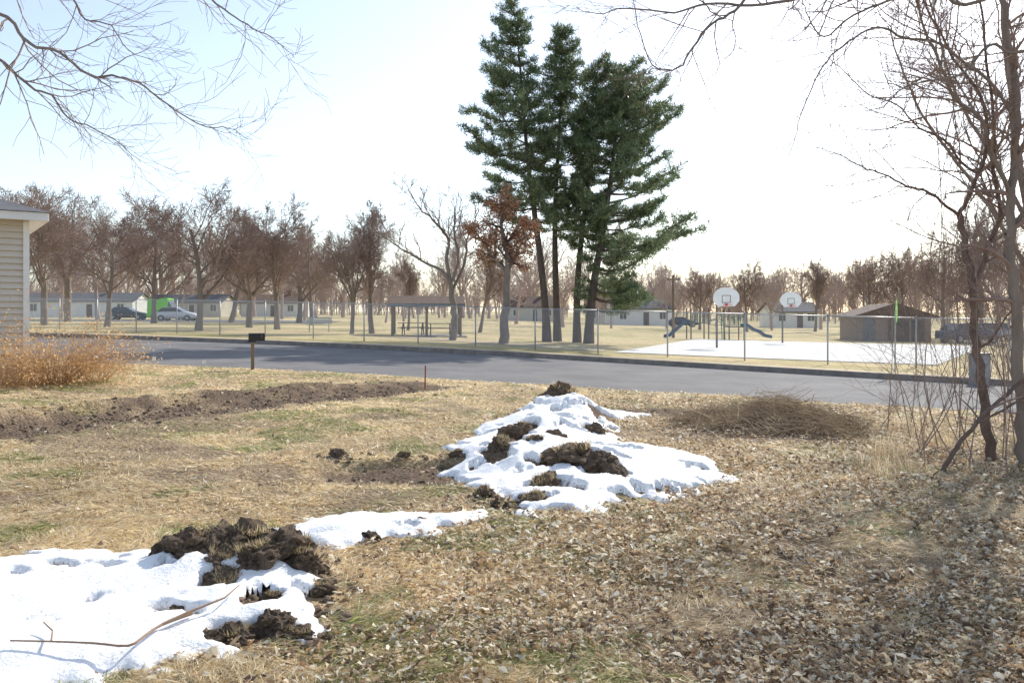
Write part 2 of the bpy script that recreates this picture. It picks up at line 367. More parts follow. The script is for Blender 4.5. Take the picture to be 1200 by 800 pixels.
def snow(P,label,thick,st=.022,hole=.63):
    x0,y0=P.min(0)-.2; x1,y1=P.max(0)+.2
    gx=np.arange(x0,x1,st); gy=np.arange(y0,y1,st); A,B=np.meshgrid(gx,gy)
    d=segdist(A,B,P,True); ins=inside(A,B,P); sd=np.where(ins,d,-d)+(fbm(A*3.5,B*3.5,41,5)-.5)*.55
    t=thick*np.clip(1-np.exp(-np.clip(sd,0,9)*8),0,1)+np.clip(sd,-1,0)*.5
    dirt=np.zeros_like(A)
    for (cx,cy,sx,sy) in DB:
        r=np.hypot((A-cx)/sx,(B-cy)/sy)+(fbm(A*6,B*6,47,5)-.5)*2.0
        dirt=np.maximum(dirt,1-sst(.6,1.2,r))
    edge=1-sst(.05,.35,sd)
    sp=sst(hole,hole+.07,fbm(A*5,B*5,51,5)+edge*.07)*.9
    t=t-.13*dirt-sp*thick*1.2+(fbm(A*3,B*3,43,5)-.5)*.04*(sd>0)
    Zs=H(A,B)*.25+.75*(H(A+.07,B)+H(A-.07,B)+H(A,B+.07)+H(A,B-.07))/4+t
    keep=(t>-.09)
    ny,nx=A.shape; ii=(np.arange(ny-1)[:,None]*nx+np.arange(nx-1)[None,:])
    k=keep[:-1,:-1]&keep[1:,:-1]&keep[:-1,1:]&keep[1:,1:]
    i0=ii[k]; Qs=np.stack([i0,i0+1,i0+nx+1,i0+nx],-1)
    used=np.unique(Qs); mp=np.zeros(A.size,int); mp[used]=np.arange(len(used))
    V=np.stack([A,B,Zs],-1).reshape(-1,3)[used]
    dd=np.clip(dirt*.22+.14*(1-sst(0,.025,t))+.05,0,1).reshape(-1)[used]
    me=mesh_np('snow_patch',V,mp[Qs],mats=[SNOW],smooth=True,col=np.repeat(dd[:,None],3,1))
    obj('snow_patch',me,label=label,cat='snow',group='melting snow patches')
snow(S1,'melting snow heap mixed with dark soil and sod clumps',.085,hole=.63)
snow(S2,'bright melting snow patch strewn with soil and a stick',.065,hole=.67)
snow(S3,'thin strip of melting snow on dead grass',.07,hole=.67)
def blob(seed,r,n=4,flat=.75,amp=.45):
    bm=bmesh.new(); bmesh.ops.create_icosphere(bm,subdivisions=n,radius=1)
    from mathutils import noise
    o=Vector((seed*7.3,seed*3.1,seed))
    for v in bm.verts:
        c=v.co.copy()
        k=1+amp*(noise.noise(c*1.3+o)+.6*noise.noise(c*3+o)+.5*noise.noise(c*7+o)+.42*noise.noise(c*15+o))
        v.co=Vector((c.x*k*r,c.y*k*r,c.z*k*r*flat))
    me=bpy.data.meshes.new('clod'); bm.to_mesh(me); bm.free(); me.materials.append(M['dirt']); return me
def tuft_mesh(n,R,h,cols,w=.004,lean=.8,mat='grass'):
    a=rng.uniform(0,6.28,n); rr=R*np.sqrt(rng.uniform(0,1,n)); P=np.stack([rr*np.cos(a),rr*np.sin(a),np.zeros(n)],-1)
    b_=rng.uniform(0,6.28,n); ln=rng.uniform(.1,1,n)*lean; hh=h*rng.uniform(.4,1,n)
    D=np.stack([np.cos(b_)*ln,np.sin(b_)*ln,np.ones(n)*.6],-1); D/=np.linalg.norm(D,axis=1,keepdims=True)
    S=np.stack([-np.sin(b_),np.cos(b_),np.zeros(n)],-1)*w
    mid=P+D*hh[:,None]*.55; tip=P+D*hh[:,None]+np.stack([np.cos(b_)*ln*hh*.3,np.sin(b_)*ln*hh*.3,-hh*.15*ln],-1)
    V=np.stack([P-S,P+S,mid+S*.8,mid-S*.8,tip],1)
    o=np.arange(n)[:,None]*5
    q=o+np.array([[0,1,2,3]]); t=o+np.array([[3,2,4]])
    C=np.array(cols)[rng.integers(0,len(cols),n)]*rng.uniform(.7,1.2,(n,1))
    return mesh_np('tuft',V,q,t,[M[mat]],col=np.repeat(C,5,0))
STRAW=[(.66,.53,.32),(.54,.41,.24),(.72,.6,.4),(.42,.31,.19),(.27,.26,.11)]
blobs=[blob(i,1,4) for i in range(6)]; tufts=[tuft_mesh(330,1.0,.75,STRAW,.022) for i in range(3)]
cl=[(-2.1,5.0,.10),(-1.95,4.95,.13),(-1.78,5.0,.13),(-1.6,5.05,.16),(-1.42,4.95,.15),(-1.25,4.9,.11),(-1.1,4.7,.08),(-1.2,4.1,.10),(-1.05,4.05,.07),(-1.35,4.0,.08),(-1.0,5.85,.06),(-.7,6.35,.05),(-1.5,4.82,.13),(-1.9,5.1,.10),(-1.35,5.1,.10),(-1.7,4.82,.11),(-1.45,3.95,.06),(-1.3,4.5,.07),(-1.6,4.62,.09),(-1.85,4.75,.06),(-2.55,4.8,.03),(-1.75,4.3,.04),
    (.02,9.4,.20),(-.1,8.9,.13),(.62,8.3,.22),(.85,8.15,.17),(.42,8.45,.15),(.75,12.35,.24),(.55,12.5,.15),(.3,7.6,.14),(.2,7.05,.11),(1.05,10.5,.14),(-.1,6.9,.08),(.1,9.9,.14),(1.0,7.85,.11),(1.35,9.8,.12),(-.25,7.3,.09),(-1.9,9.0,.08),(-1.2,9.05,.07),(-.6,9.0,.07),(.5,9.4,.13),(.25,8.9,.12),(.15,10.5,.1)]
for i,(x,y,r) in enumerate(cl):
    o=thing('sod_clump','dark clod of soil on snow' if i%3==1 else 'overturned sod clump with dead grass tufts','dirt clump',(x,y,hz(x,y)+r*.15),'sod clumps around the snow')
    o.rotation_euler=(random.uniform(-.4,.4),random.uniform(-.4,.4),random.uniform(0,6.28)); o.scale=(r*random.uniform(.9,1.3),r,r*random.uniform(.8,1.1))
    obj('soil',blobs[i%6],o); 
    if i%3!=1:
        t=obj('dead_grass',tufts[i%3],o,(0,0,.45)); t.scale=(.8,.8,.9)
bm=bmesh.new(); bmesh.ops.create_icosphere(bm,subdivisions=2,radius=1); ico=np.array([tuple(v.co) for v in bm.verts]); icf=np.array([[v.index for v in f.verts] for f in bm.faces]); bm.free()
tt=np.linspace(1.2,6,40)
cent=[(c[0],c[1],.28) for c in cl]+[(a,b,.95) for a,b in zip(np.interp(tt,range(7),TR[:,0]),np.interp(tt,range(7),TR[:,1]))]+[(3.4,12.4,.8),(2.6,13.8,.8),(-1,8.3,.7)]
nC=8500; ci=rng.integers(0,len(cent),nC); ce=np.array(cent)[ci]
px_=ce[:,0]+rng.normal(0,1,nC)*ce[:,2]*.6; py_=ce[:,1]+rng.normal(0,1,nC)*ce[:,2]*.6
r=.004+.028*rng.random(nC)**5
pz=H(px_,py_)+.2*r
dirs=rng.normal(0,1,(nC,1,3)); ph=rng.uniform(0,6.28,(nC,1))
lump=1+.35*np.sin((ico[None]*dirs).sum(-1)*2.5+ph)+rng.normal(0,.07,(nC,len(ico)))
V=ico[None]*lump[...,None]*r[:,None,None]*np.array([1.1,1,.7]); ang=rng.uniform(0,6.28,nC)
ca,sa=np.cos(ang)[:,None],np.sin(ang)[:,None]
V=np.stack([V[...,0]*ca-V[...,1]*sa,V[...,0]*sa+V[...,1]*ca,V[...,2]],-1)+np.stack([px_,py_,pz],-1)[:,None]
T=(icf[None]+(np.arange(nC)*len(ico))[:,None,None]).reshape(-1,3)
obj('soil_crumbs',mesh_np('soil_crumbs',V,None,T,[M['dirt']],smooth=True),label='loose crumbs of dark soil',cat='soil',kind='stuff')
def snowy(x,y):
    s=np.zeros(np.shape(x),bool)
    for P in (S1,S2,S3): s|=inside(x,y,P)&(segdist(x,y,P,True)>.10)
    return s
def blades(n,d0,d1,seed,hs=1.):
    r_=np.random.default_rng(seed)
    d=d0*(d1/d0)**r_.random(n); x=(r_.random(n)*2-1)*.68*d
    y=d
    keep=(y<yn(x)-.05)&~snowy(x,y)
    mu=mudf(x,y); cov=fbm(x*1.2,y*1.2,61,3); rt=sst(-.5,3.,x-(y-6)*.1)
    bare=sst(.54,.64,fbm(x*.9,y*.9,83,4))*(1-sst(13,17,y))
    keep&=r_.random(n)>np.clip(mu*1.25,0,.985)
    keep&=r_.random(n)>bare*.75
    keep&=r_.random(n)<np.clip(.45+1.2*cov-.30*rt,0.12,1)
    x=x[keep];y=y[keep];n=len(x)
    sw=fbm(x*.9,y*.9,63,3)*18+r_.normal(0,.75,n)
    tf=fbm(x*5,y*5,65,2)
    h=(.045+.09*r_.random(n))*(.4+1.2*tf)*hs
    up=np.clip(r_.normal(.22,.18,n),.04,1)
    D=np.stack([np.cos(sw),np.sin(sw),up],-1); D/=np.linalg.norm(D,axis=1,keepdims=True)
    w=np.maximum(.0020,.00042*y)*r_.uniform(.7,1.4,n)
    S=np.stack([-np.sin(sw)*w,np.cos(sw)*w,r_.normal(0,.4,n)*w],-1)
    z=H(x,y)-.003; P=np.stack([x,y,z],-1)
    mid=P+D*(h*.55)[:,None]; tip=mid+D*(h*.5)[:,None]-np.stack([0*h,0*h,h*.15],-1)
    V=np.stack([P-S,P+S,mid+S*.8,mid-S*.8,tip],1); o=np.arange(n)[:,None]*5
    q=o+np.array([[0,1,2,3]]); t=o+np.array([[3,2,4]])
    cols=np.array([(.86,.73,.47),(.80,.64,.38),(.92,.84,.62),(.62,.48,.28),(.42,.31,.19)])
    C=cols[r_.choice(5,n,p=[.3,.25,.25,.12,.08])]
    g=(r_.random(n)<sst(.52,.66,fbm(x*1.7,y*1.7,25,3))*.6)
    C[g]=np.array([.34,.38,.13])
    C=C*r_.uniform(.8,1.1,(n,1))*(.82+.36*fbm(x*.7,y*.7,67,3))[:,None]
    return mesh_np('grass',V,q,t,[M['grass']],col=np.repeat(C,5,0))
obj('grass',blades(430000,3.0,22,1),label='matted dead straw coloured lawn grass',cat='grass',kind='stuff')
def leaves(n,seed):
    r_=np.random.default_rng(seed)
    d=3.0*(19/3.0)**(r_.random(n)); x=(r_.random(n)*2-1)*.68*d; y=d
    rt=sst(-2.0,2.2,x-(y-6)*.12)
    keep=(y<yn(x)-.05)&~(snowy(x,y)&(r_.random(n)>.03))&(r_.random(n)<np.clip(.02+1.0*rt*sst(.36,.66,fbm(x*1.1,y*1.1,71,4)+.45*fbm(x*6,y*6,73,3)-.17),0,1))
    keep&=(r_.random(n)>mudf(x,y)*.6)
    x=x[keep];y=y[keep];n=len(x)
    s=(.006+.020*r_.random(n)**1.5)*(1+.035*y); a=r_.uniform(0,6.28,n)
    L0=np.array([(-1,0,0),(-.35,.5,.25),(.4,.45,.3),(1,0,.1),(.4,-.45,.3),(-.35,-.5,.25),(0,0,0)])
    V=np.repeat(L0[None],n,0)*np.array([1,.9,1]); V[...,1]*=r_.uniform(.5,1.1,(n,1)); V[...,2]*=r_.uniform(-1.2,2.2,(n,1)); V[:,1:6,:]+=r_.normal(0,.24,(n,5,3))
    V*=s[:,None,None]
    tilt=r_.normal(0,.42,n); ct,st=np.cos(tilt)[:,None],np.sin(tilt)[:,None]
    V=np.stack([V[...,0],V[...,1]*ct-V[...,2]*st,V[...,1]*st+V[...,2]*ct],-1)
    t2=r_.normal(0,.32,n); ct,st=np.cos(t2)[:,None],np.sin(t2)[:,None]
    V=np.stack([V[...,0]*ct-V[...,2]*st,V[...,1],V[...,0]*st+V[...,2]*ct],-1)
    ca,sa=np.cos(a)[:,None],np.sin(a)[:,None]
    V=np.stack([V[...,0]*ca-V[...,1]*sa,V[...,0]*sa+V[...,1]*ca,V[...,2]],-1)
    z=H(x,y)+.010+.028*r_.random(n)
    V=V+np.stack([x,y,z],-1)[:,None]
    T=np.array([(0,6,1),(1,6,2),(2,6,3),(3,6,4),(4,6,5),(5,6,0)])
    T=(T[None]+(np.arange(n)*7)[:,None,None]).reshape(-1,3)
    cols=np.array([(.66,.50,.32),(.82,.70,.50),(.42,.29,.18),(.55,.36,.19),(.92,.86,.72),(.20,.13,.09)])
    C=cols[r_.choice(6,n,p=[.22,.25,.18,.07,.17,.11])]*r_.uniform(.7,1.08,(n,1))
    return mesh_np('leaves',V,None,T,[M['leaf']],col=np.repeat(C,7,0))
obj('fallen_leaves',leaves(230000,3),label='curled pale brown fallen leaves covering the lawn',cat='leaves',kind='stuff')
# ---------------------------------------------------------------- bare trees
def bare_variant(seed,trunk_h=.22,nl=6,spread=(.35,.8),up=.06,t0=.7,len0=(2.0,2.7)):
    random.seed(seed)
    P=dict(max=4,seg=[7,8,6,5,4],wob=[.10,.17,.22,.26,.3],up=[.05,up,.05,.04,.03],tap=[.4 if t0<.6 else .75,.22,.3,.35,.5],rmin=.0008,rr=(.36,.58),
           n=[8,6,4,3,3],nb=[nl,10,8,6,0],t0=[t0,.15,.12,.1,0],ang=[spread,(.4,.9),(.4,1.0),(.4,1.1),(0,0)],len=[len0,(.36,.58),(.42,.62),(.42,.65),(0,0)])
    lines=[]; grow(lines,Vector((0,0,-.02)),Vector((random.uniform(-.1,.1),random.uniform(-.1,.1),1)),trunk_h,.0170,0,P)
    pts,rad,n,lv=lines[0]; rad[0]*=1.3
    mz=max(p.z for l in lines for p in l[0]); 
    sc=1/mz
    lines=[([p*sc for p in l[0]],[max(r*sc,.00055) for r in l[1]],l[2],l[3]) for l in lines]
    lines=[l for l in lines if l[3]<4 or random.random()<.85]
    tr=[l for l in lines if l[3]<=1]; cr=[l for l in lines if l[3]>1]; far=[l for l in cr if l[3]<4 or random.random()<.3]
    return tmesh('trunk',tr,M['bark']),tmesh('crown',cr,M['twig']),tmesh('crown',far,M['twighaze']),tmesh('trunk',tr,M['twighaze'])
VAR=[bare_variant(11,.26,6,(.3,.75)),bare_variant(12,.6,13,(.6,1.15),.05,.28,(.55,.75)),bare_variant(13,.7,14,(.4,.9),.08,.3,(.42,.6)),bare_variant(14,.18,7,(.45,.95),.05),
     bare_variant(15,.75,13,(.35,.8),.09,.35,(.38,.55)),bare_variant(16,.5,12,(.6,1.2),.05,.3,(.65,.9)),bare_variant(17,.3,7,(.25,.7),.03),bare_variant(18,.55,11,(.5,1.1),.03,.35,(.6,.85))]
def bare_tree(px,d,top,v,label,group='leafless trees around the park',wide=1.0,rot=None,far=False):
    g=G(px,d); hgt=(EYE+(HOR-top)/F*d)-g.z
    o=thing('bare_tree',label,'tree',g,group,rot if rot is not None else random.uniform(0,6.28)); 
    o.scale=(hgt*wide,hgt*wide,hgt)
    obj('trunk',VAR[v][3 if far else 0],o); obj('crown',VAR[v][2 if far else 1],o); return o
random.seed(5)
for px,d,top,v,w,lab in [(232,50,203,5,1.05,'broad spreading leafless tree behind the fence'),(125,56,228,7,1.1,'broad leafless tree by the parking lot'),(52,60,215,0,1.1,'leafless tree near the house'),
    (325,56,222,1,1.05,'upright leafless tree with grey trunk'),(292,60,262,3,1.0,'small leafless tree beside the fence'),(412,50,246,6,.95,'young leafless tree on park lawn'),(436,52,234,2,1.0,'slim leafless tree on park lawn'),
    (478,62,300,2,1.0,'slender leafless tree near the picnic shelter'),(8,66,208,5,1.1,'tall leafless tree beyond the house'),(180,72,232,1,1.1,'leafless tree by the parking lot'),(365,75,262,7,1.0,'leafless tree across the park'),
    (562,62,285,4,1.1,'slender leafless tree near the pines'),(80,75,212,0,1.1,'leafless tree by the parking lot'),(270,78,236,4,1.2,'leafless tree across the park'),(350,82,250,5,1.1,'leafless tree across the park')]:
    bare_tree(px,d,top,v,lab,wide=w)
for i in range(96):
    px=-60+i*13.7+random.uniform(-18,18); d=random.uniform(90,210)
    top=random.triangular(285,342,315) if px>700 else random.uniform(258,318)
    if px<200: top=random.uniform(232,290)
    if px>1050: top=random.uniform(262,318)
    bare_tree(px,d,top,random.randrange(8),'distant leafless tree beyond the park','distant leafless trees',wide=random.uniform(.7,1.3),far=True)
for px,d,top in [(1105,75,262),(1150,70,235),(1195,66,240),(1060,85,285),(1020,88,290),(875,90,296),(820,98,305),(955,95,300)]:
    bare_tree(px,d,top,random.choice([1,2,4]),'leafless tree behind the park building',wide=1.0)
random.seed(77); P=dict(max=2,seg=[4,4,3],wob=[.1,.2,.3],up=[.1,.08,.05],tap=[.4,.3,.5],rmin=.03,n=[3,3,3],nb=[10,7,0],t0=[.15,.1,0],ang=[(.3,.8),(.4,.9),(0,0)],len=[(.4,.65),(.4,.7),(0,0)])
wl=[]
for i in range(1100):
    px=random.uniform(-150,1350); d=random.uniform(200,300); g=G(px,d)
    grow(wl,g-Vector((0,0,.5)),Vector((0,0,1)),random.uniform(4,12)*(.7+.6*float(vn(px*.02,0,5))),.12,0,P)
obj('far_woods',tmesh('far_woods',wl,M['twighaze']),label='distant grey brown leafless woods',cat='woods',kind='stuff')
def custom_tree(name,label,base_loc,limbs,P,mats,group=None,cat='tree',cap=1e9):
    root=thing(name,label,cat,base_loc,group); tr=[];cr=[]
    for cp,r0,r1,nb,t0,lv in limbs:
        pts=[p-Vector(base_loc) for p in smooth_path([Vector(c) for c in cp],4)]
        K=len(pts)
        pts=[pts[0]]+[p+rv()*r0*.35 for p in pts[1:-1]]+[pts[-1]]
        rad=[r0+(r1-r0)*(i/(K-1))**.8 for i in range(K)]
        tr.append((pts,rad,8 if r0>.03 else 5,0))
        Ln=min(cap,sum((pts[i+1]-pts[i]).length for i in range(K-1)))
        spawn(cr,pts,rad,Ln,lv,P,nb,t0)
    obj('trunk',tmesh('trunk',tr,mats[0]),root)
    if cr: obj('crown',tmesh('crown',cr,mats[1]),root)
    return root,tr,cr
random.seed(31)
d=44; b0=G(530,d)
Pm=dict(max=4,seg=[5,6,5,4,4],wob=[.1,.18,.24,.28,.3],up=[.02,.06,.05,.03,.02],tap=[.5,.4,.35,.4,.5],rmin=.008,n=[8,5,4,3,3],nb=[6,7,6,5,0],t0=[.3,.2,.15,.1,0],ang=[(.4,.9)]*5,len=[(.35,.5),(.35,.55),(.4,.6),(.4,.6),(0,0)])
custom_tree('bare_tree','leafless tree with sweeping limbs beside picnic shelter',b0,[
    ([b0,W(532,370,d),W(529,350,d),W(530,335,d)],.20,.15,0,.5,1),
    ([W(530,345,d),W(522,322,d),W(500,308,d+1),W(478,296,d+1),W(462,286,d+1),W(440,270,d+2)],.12,.02,12,.25,1),
    ([W(530,342,d),W(523,305,d),W(526,282,d),W(508,258,d-1),W(492,244,d-1),W(478,222,d)],.12,.02,12,.3,1),
    ([W(530,342,d),W(545,306,d+1),W(548,280,d+1),W(562,245,d+1)],.10,.02,10,.35,1),
    ([W(531,330,d),W(537,300,d),W(532,270,d),W(534,240,d)],.09,.02,10,.3,1)],Pm,(M['bark'],M['twig']),group='leafless trees around the park',cap=4.5)
def leafcloud(E,k,spread,s,cols,r_):
    n=len(E)*k; C0=np.repeat(E,k,0)+r_.normal(0,spread,(n,3)); a=r_.normal(0,1,(n,3)); a/=np.linalg.norm(a,axis=1,keepdims=True)
    b_=np.cross(a,r_.normal(0,1,(n,3))); b_/=np.linalg.norm(b_,axis=1,keepdims=True); s=s*r_.uniform(.5,1.2,(n,1))
    V=np.stack([C0-a*s,C0+b_*s*.5,C0+a*s,C0-b_*s*.5],1); q=np.arange(n)[:,None]*4+np.array([[0,1,2,3]])
    C=np.array(cols)[r_.integers(0,len(cols),n)]*r_.uniform(.7,1.25,(n,1))
    return V,q,np.repeat(C,4,0)
random.seed(62)
d=41.5; b0=G(590,d); Po=dict(Pm); Po['len']=[(.3,.4),(.28,.45),(.4,.6),(.4,.6),(0,0)]; Po['up']=[0,.01,0,0,0]
root,tr,cr=custom_tree('oak_tree','small oak holding rusty brown winter leaves',b0,[
    ([b0,W(592,360,d),W(594,315,d),W(590,275,d),W(586,240,d)],.27,.05,18,.45,1),
    ([W(594,320,d),W(576,298,d),W(556,270,d-1)],.12,.03,11,.25,1),([W(594,318,d),W(606,298,d),W(616,268,d-1)],.12,.03,11,.25,1)],Po,(M['bark'],M['darkbark']),cap=4.0)
pl_=[p for l in cr if l[3]>=3 for p in (l[0][-1],l[0][len(l[0])//2])]; random.shuffle(pl_)
E=np.array([tuple(p) for p in pl_[:7500]]); E=E[(E[:,2]>2.3)]
V,q,C=leafcloud(E,2,.13,.085,[(.62,.34,.20),(.50,.26,.15),(.70,.45,.30),(.38,.20,.13)],rng)
obj('leaves',mesh_np('leaves',V,q,None,[M['leaf']],col=C),root)
# ---------------------------------------------------------------- pines
def pine(px,d,lean_px,top_py,R,z_lo,label,seed,trunk_r=.3,side=None,gap=.85):
    random.seed(seed); r_=np.random.default_rng(seed)
    g=G(px,d); T=W(lean_px,top_py,d)-g; hgt=T.z
    root=thing('pine_tree',label,'tree',g,'tall pines in the park')
    tp=[]
    for i in range(13):
        t=i/12; tp.append(Vector((T.x*t**1.3+.12*math.sin(t*7+seed),.1*math.sin(t*5+seed*2),-.1+(hgt+.1)*t)))
    tr=[(tp,[trunk_r*(1-.93*(i/12))*(1.25 if i==0 else 1) for i in range(13)],9,0)]
    obj('trunk',tmesh('trunk',tr,M['pinebark']),root)
    br=[];cp=[];cd=[]
    z=z_lo
    while z<hgt-.1:
        t=(z-z_lo)/(hgt-z_lo); env=R*(math.sin(math.pi*min(1,(t*.72+.25))**.85)**.7)*(1-.12*t)
        env=max(env,.45)
        nb=random.choice([3,4,5,5]); a0=random.uniform(0,6.28); wh=random.uniform(.55,1.15)
        for k in range(nb):
            a=a0+k*6.28/nb+random.uniform(-.45,.45)
            Lb=env*wh*random.uniform(.5,1.15)
            if side: Lb*=side(math.cos(a),z)
            if Lb<.3: continue
            s=z/hgt*12; i=min(int(s),11); q=tp[i].lerp(tp[i+1],s-i)
            K=7; pts=[]
            rise=random.uniform(-.15,.20)+.6*t**3
            for m_ in range(K):
                u=m_/(K-1); 
                pts.append(q+Vector((math.cos(a)*Lb*u,math.sin(a)*Lb*u,Lb*(rise*u-.16*u*(1-u)*2*(1-t)+.12*u*u*u)))+rv()*.08*Lb*u*.6)
            br.append((pts,[.018+.045*(1-m_/(K-1))*Lb/4 for m_ in range(K)],4,1))
            st=.21/Lb; u=(.42 if Lb>1.6 else .22) if t<.7 else .1
            while u<1.0:
                sg=u*(K-1); i=min(int(sg),K-2); c=pts[i].lerp(pts[i+1],sg-i); tg=(pts[i+1]-pts[i]).normalized()
                for sd in (-1,1):
                    if random.random()>gap+.1*u: continue
                    w=Vector((-tg.y,tg.x,0))*sd; dr=(tg*random.uniform(.2,1.0)+w*random.uniform(.4,1)+UP*random.uniform(-.2,.55)).normalized()
                    Lt=random.uniform(.4,1.1)*min(1,Lb/2.2)*(1.1-.25*u)
                    e=c+dr*Lt; br.append(([c,e],[.012,.006],3,2))
                    nn=max(2,int(Lt/.14))
                    for m_ in range(nn):
                        cp.append(c.lerp(e,(m_+.6)/nn)+rv()*.08); cd.append(dr)
                u+=st
            for _ in range(6): cp.append(pts[-1]+rv()*.22); cd.append((pts[-1]-pts[-2]).normalized())
        z+=random.uniform(.36,.78)*(1-.3*t)
    obj('branches',tmesh('branches',br,M['pinebark']),root)
    P0=np.array([tuple(p) for p in cp]); D0=np.array([tuple(p) for p in cd]); k=12
    n=len(P0)*k; Pn=np.repeat(P0,k,0)+r_.normal(0,.07,(n,3)); Dn=np.repeat(D0,k,0)*.5+r_.normal(0,.65,(n,3))+np.array([0,0,.22]); Dn/=np.linalg.norm(Dn,axis=1,keepdims=True)
    S=np.cross(Dn,r_.normal(0,1,(n,3))); S/=np.linalg.norm(S,axis=1,keepdims=True); Ln=r_.uniform(.16,.32,(n,1))
    V=np.stack([Pn-S*.022,Pn+S*.022,Pn+Dn*Ln],1); Tt=np.arange(n)[:,None]*3+np.array([[0,1,2]])
    cl_=np.repeat(r_.uniform(.55,1.5,(len(P0),1)),k,0)
    C=np.array([.135,.19,.10])*cl_*r_.uniform(.8,1.2,(n,1)); yel=r_.random(n)<.16; C[yel]=np.array([.34,.35,.15])
    obj('crown',mesh_np('crown',V,None,Tt,[M['needle']],col=np.repeat(C,3,0)),root)
    return root
pine(639,46,599,4,3.0,6.8,'tall white pine leaning slightly with dark needles',1,.24,side=lambda c,z:1.25 if c<0 else .7)
pine(651,48,657,34,2.5,6.6,'tall straight pine with bare lower trunk',2,.23)
pine(676,46.5,702,68,3.0,5.6,'tall pine with layered drooping branches',3,.23,side=lambda c,z:1.2 if c>0 else .8)
pine(692,45.5,733,80,4.2,2.0,'wide pine with long low boughs reaching out',4,.27,side=lambda c,z:(1.3 if c>0.1 else .25) if z<7 else (1.25 if c>0 else .65),gap=.88)
# ---------------------------------------------------------------- chain link fence
fence=thing('chain_link_fence','long galvanised chain link fence around the park','fence',(0,0,0))
cur=Vector((-46,float(np.interp(-46,FN[:,0],FN[:,1])),0)); pts=[cur]
x=-46.
while x<32:
    while True:
        x+=.02; y=float(np.interp(x,FN[:,0],FN[:,1]))
        if (Vector((x,y,0))-cur).length>=3.0: break
    cur=Vector((x,y,0)); pts.append(cur)
for p in pts: p.z=float(base(p.x))
mbp=MB(); mbp.tube([(0,0,-.1),(0,0,1.86)],.032,8); mbp.tube([(0,0,1.86),(0,0,1.9)],[.045,.012],8); pmesh=mbp.mesh('post',[M['galv']],True)
for p in pts: obj('post',pmesh,fence,p)
mb=MB()
for a,b_ in zip(pts[:-1],pts[1:]): mb.tube([a+Vector((0,0,1.82)),b_+Vector((0,0,1.82))],.021,6)
obj('top_rail',mb.mesh('top_rail',[M['galv']],True),fence)
wl=[]; Hf=1.78; off=Vector((0,-.045,0))
for a,b_ in zip(pts[:-1],pts[1:]):
    Ln=(b_-a).length; sp=.072; e=(b_-a)/Ln
    k=-Hf
    while k<Ln:
        for sgn in (1,-1):
            s0,s1=max(k,0),min(k+Hf,Ln)
            if s1-s0<.02: continue
            z0,z1=(s0-k),(s1-k)
            if sgn<0: z0,z1=Hf-z0,Hf-z1
            wl.append(([a+e*s0+off+Vector((0,0,.03+z0)),a+e*s1+off+Vector((0,0,.03+z1))],[.0036,.0036],3,0))
        k+=sp
M['wire']=pm('fence_wire',(.58,.58,.59),(.50,.50,.51),5,.5,metal=.1)
obj('wire_fabric',tmesh('wire_fabric',wl,M['wire'],False),fence)
# ---------------------------------------------------------------- buildings
def house(px,d,w,dep,hw,hr,rot,wall,roof,label,nwin=3,door=True,chim=False,name='house'):
    g=G(px,d); root=thing(name,label,'house',g,'houses beyond the park',rot)
    mb=MB(); mb.box(-w/2,w/2,0,dep,-.4,hw)
    mb.prism([(0,hw),(dep,hw),(dep/2,hw+hr)],'x',-w/2,w/2)
    obj('wall',mb.mesh('wall',[wall]),root)
    o=.35; sl=hr/(dep/2); mb=MB()
    for s in (0,1):
        ya,yb=(-o,dep/2) if s==0 else (dep+o,dep/2); za=hw-o*sl+.03; zb=hw+hr+.03
        mb.add([(-w/2-o,ya,za),(w/2+o,ya,za),(w/2+o,yb,zb),(-w/2-o,yb,zb),(-w/2-o,ya,za+.14),(w/2+o,ya,za+.14),(w/2+o,yb,zb+.14),(-w/2-o,yb,zb+.14)],
           [(0,1,2,3),(4,5,6,7),(0,1,5,4),(1,2,6,5),(3,0,4,7)])
    rf=obj('roof',mb.mesh('roof',[roof]),root)
    if chim:
        mb=MB(); mb.box(w*.2,w*.2+.6,dep*.5-.3,dep*.5+.3,hw+hr*.4,hw+hr+.8); mb.box(w*.2-.06,w*.2+.66,dep*.5-.36,dep*.5+.36,hw+hr+.8,hw+hr+.9)
        obj('chimney',mb.mesh('chimney',[M['brick']]),rf)
    for i in range(nwin):
        cx=-w/2+w*(i+.5)/nwin+(.3 if i%2 else -.2)
        if door and i==nwin//2: 
            mb=MB(); mb.box(cx-.45,cx+.45,-.05,-.003,0,2.05,0); mb.box(cx-.55,cx-.45,-.07,-.003,0,2.15,1); mb.box(cx+.45,cx+.55,-.07,-.003,0,2.15,1)
            obj('door',mb.mesh('door',[M['roofbrown'],M['white']]),root); continue
        mb=MB(); mb.box(cx-.5,cx+.5,-.03,-.004,1.0,2.1); wn=obj('window',mb.mesh('window',[M['glass']]),root)
        mb=MB(); 
        for (a,b2,c_,e_) in [(-.6,-.5,.9,2.2),(.5,.6,.9,2.2),(-.5,.5,.9,1.0),(-.5,.5,2.1,2.2),(-.03,.03,1.0,2.1)]: mb.box(cx+a,cx+b2,-.06,-.032,c_,e_)
        obj('frame',mb.mesh('frame',[M['white']]),wn)
    return root
WALLS=[M['white'],pm('cream_siding',(.6,.56,.46),(.55,.5,.42),1,.8),pm('blue_grey_siding',(.42,.45,.48),(.37,.4,.43),1,.8),M['brick']]
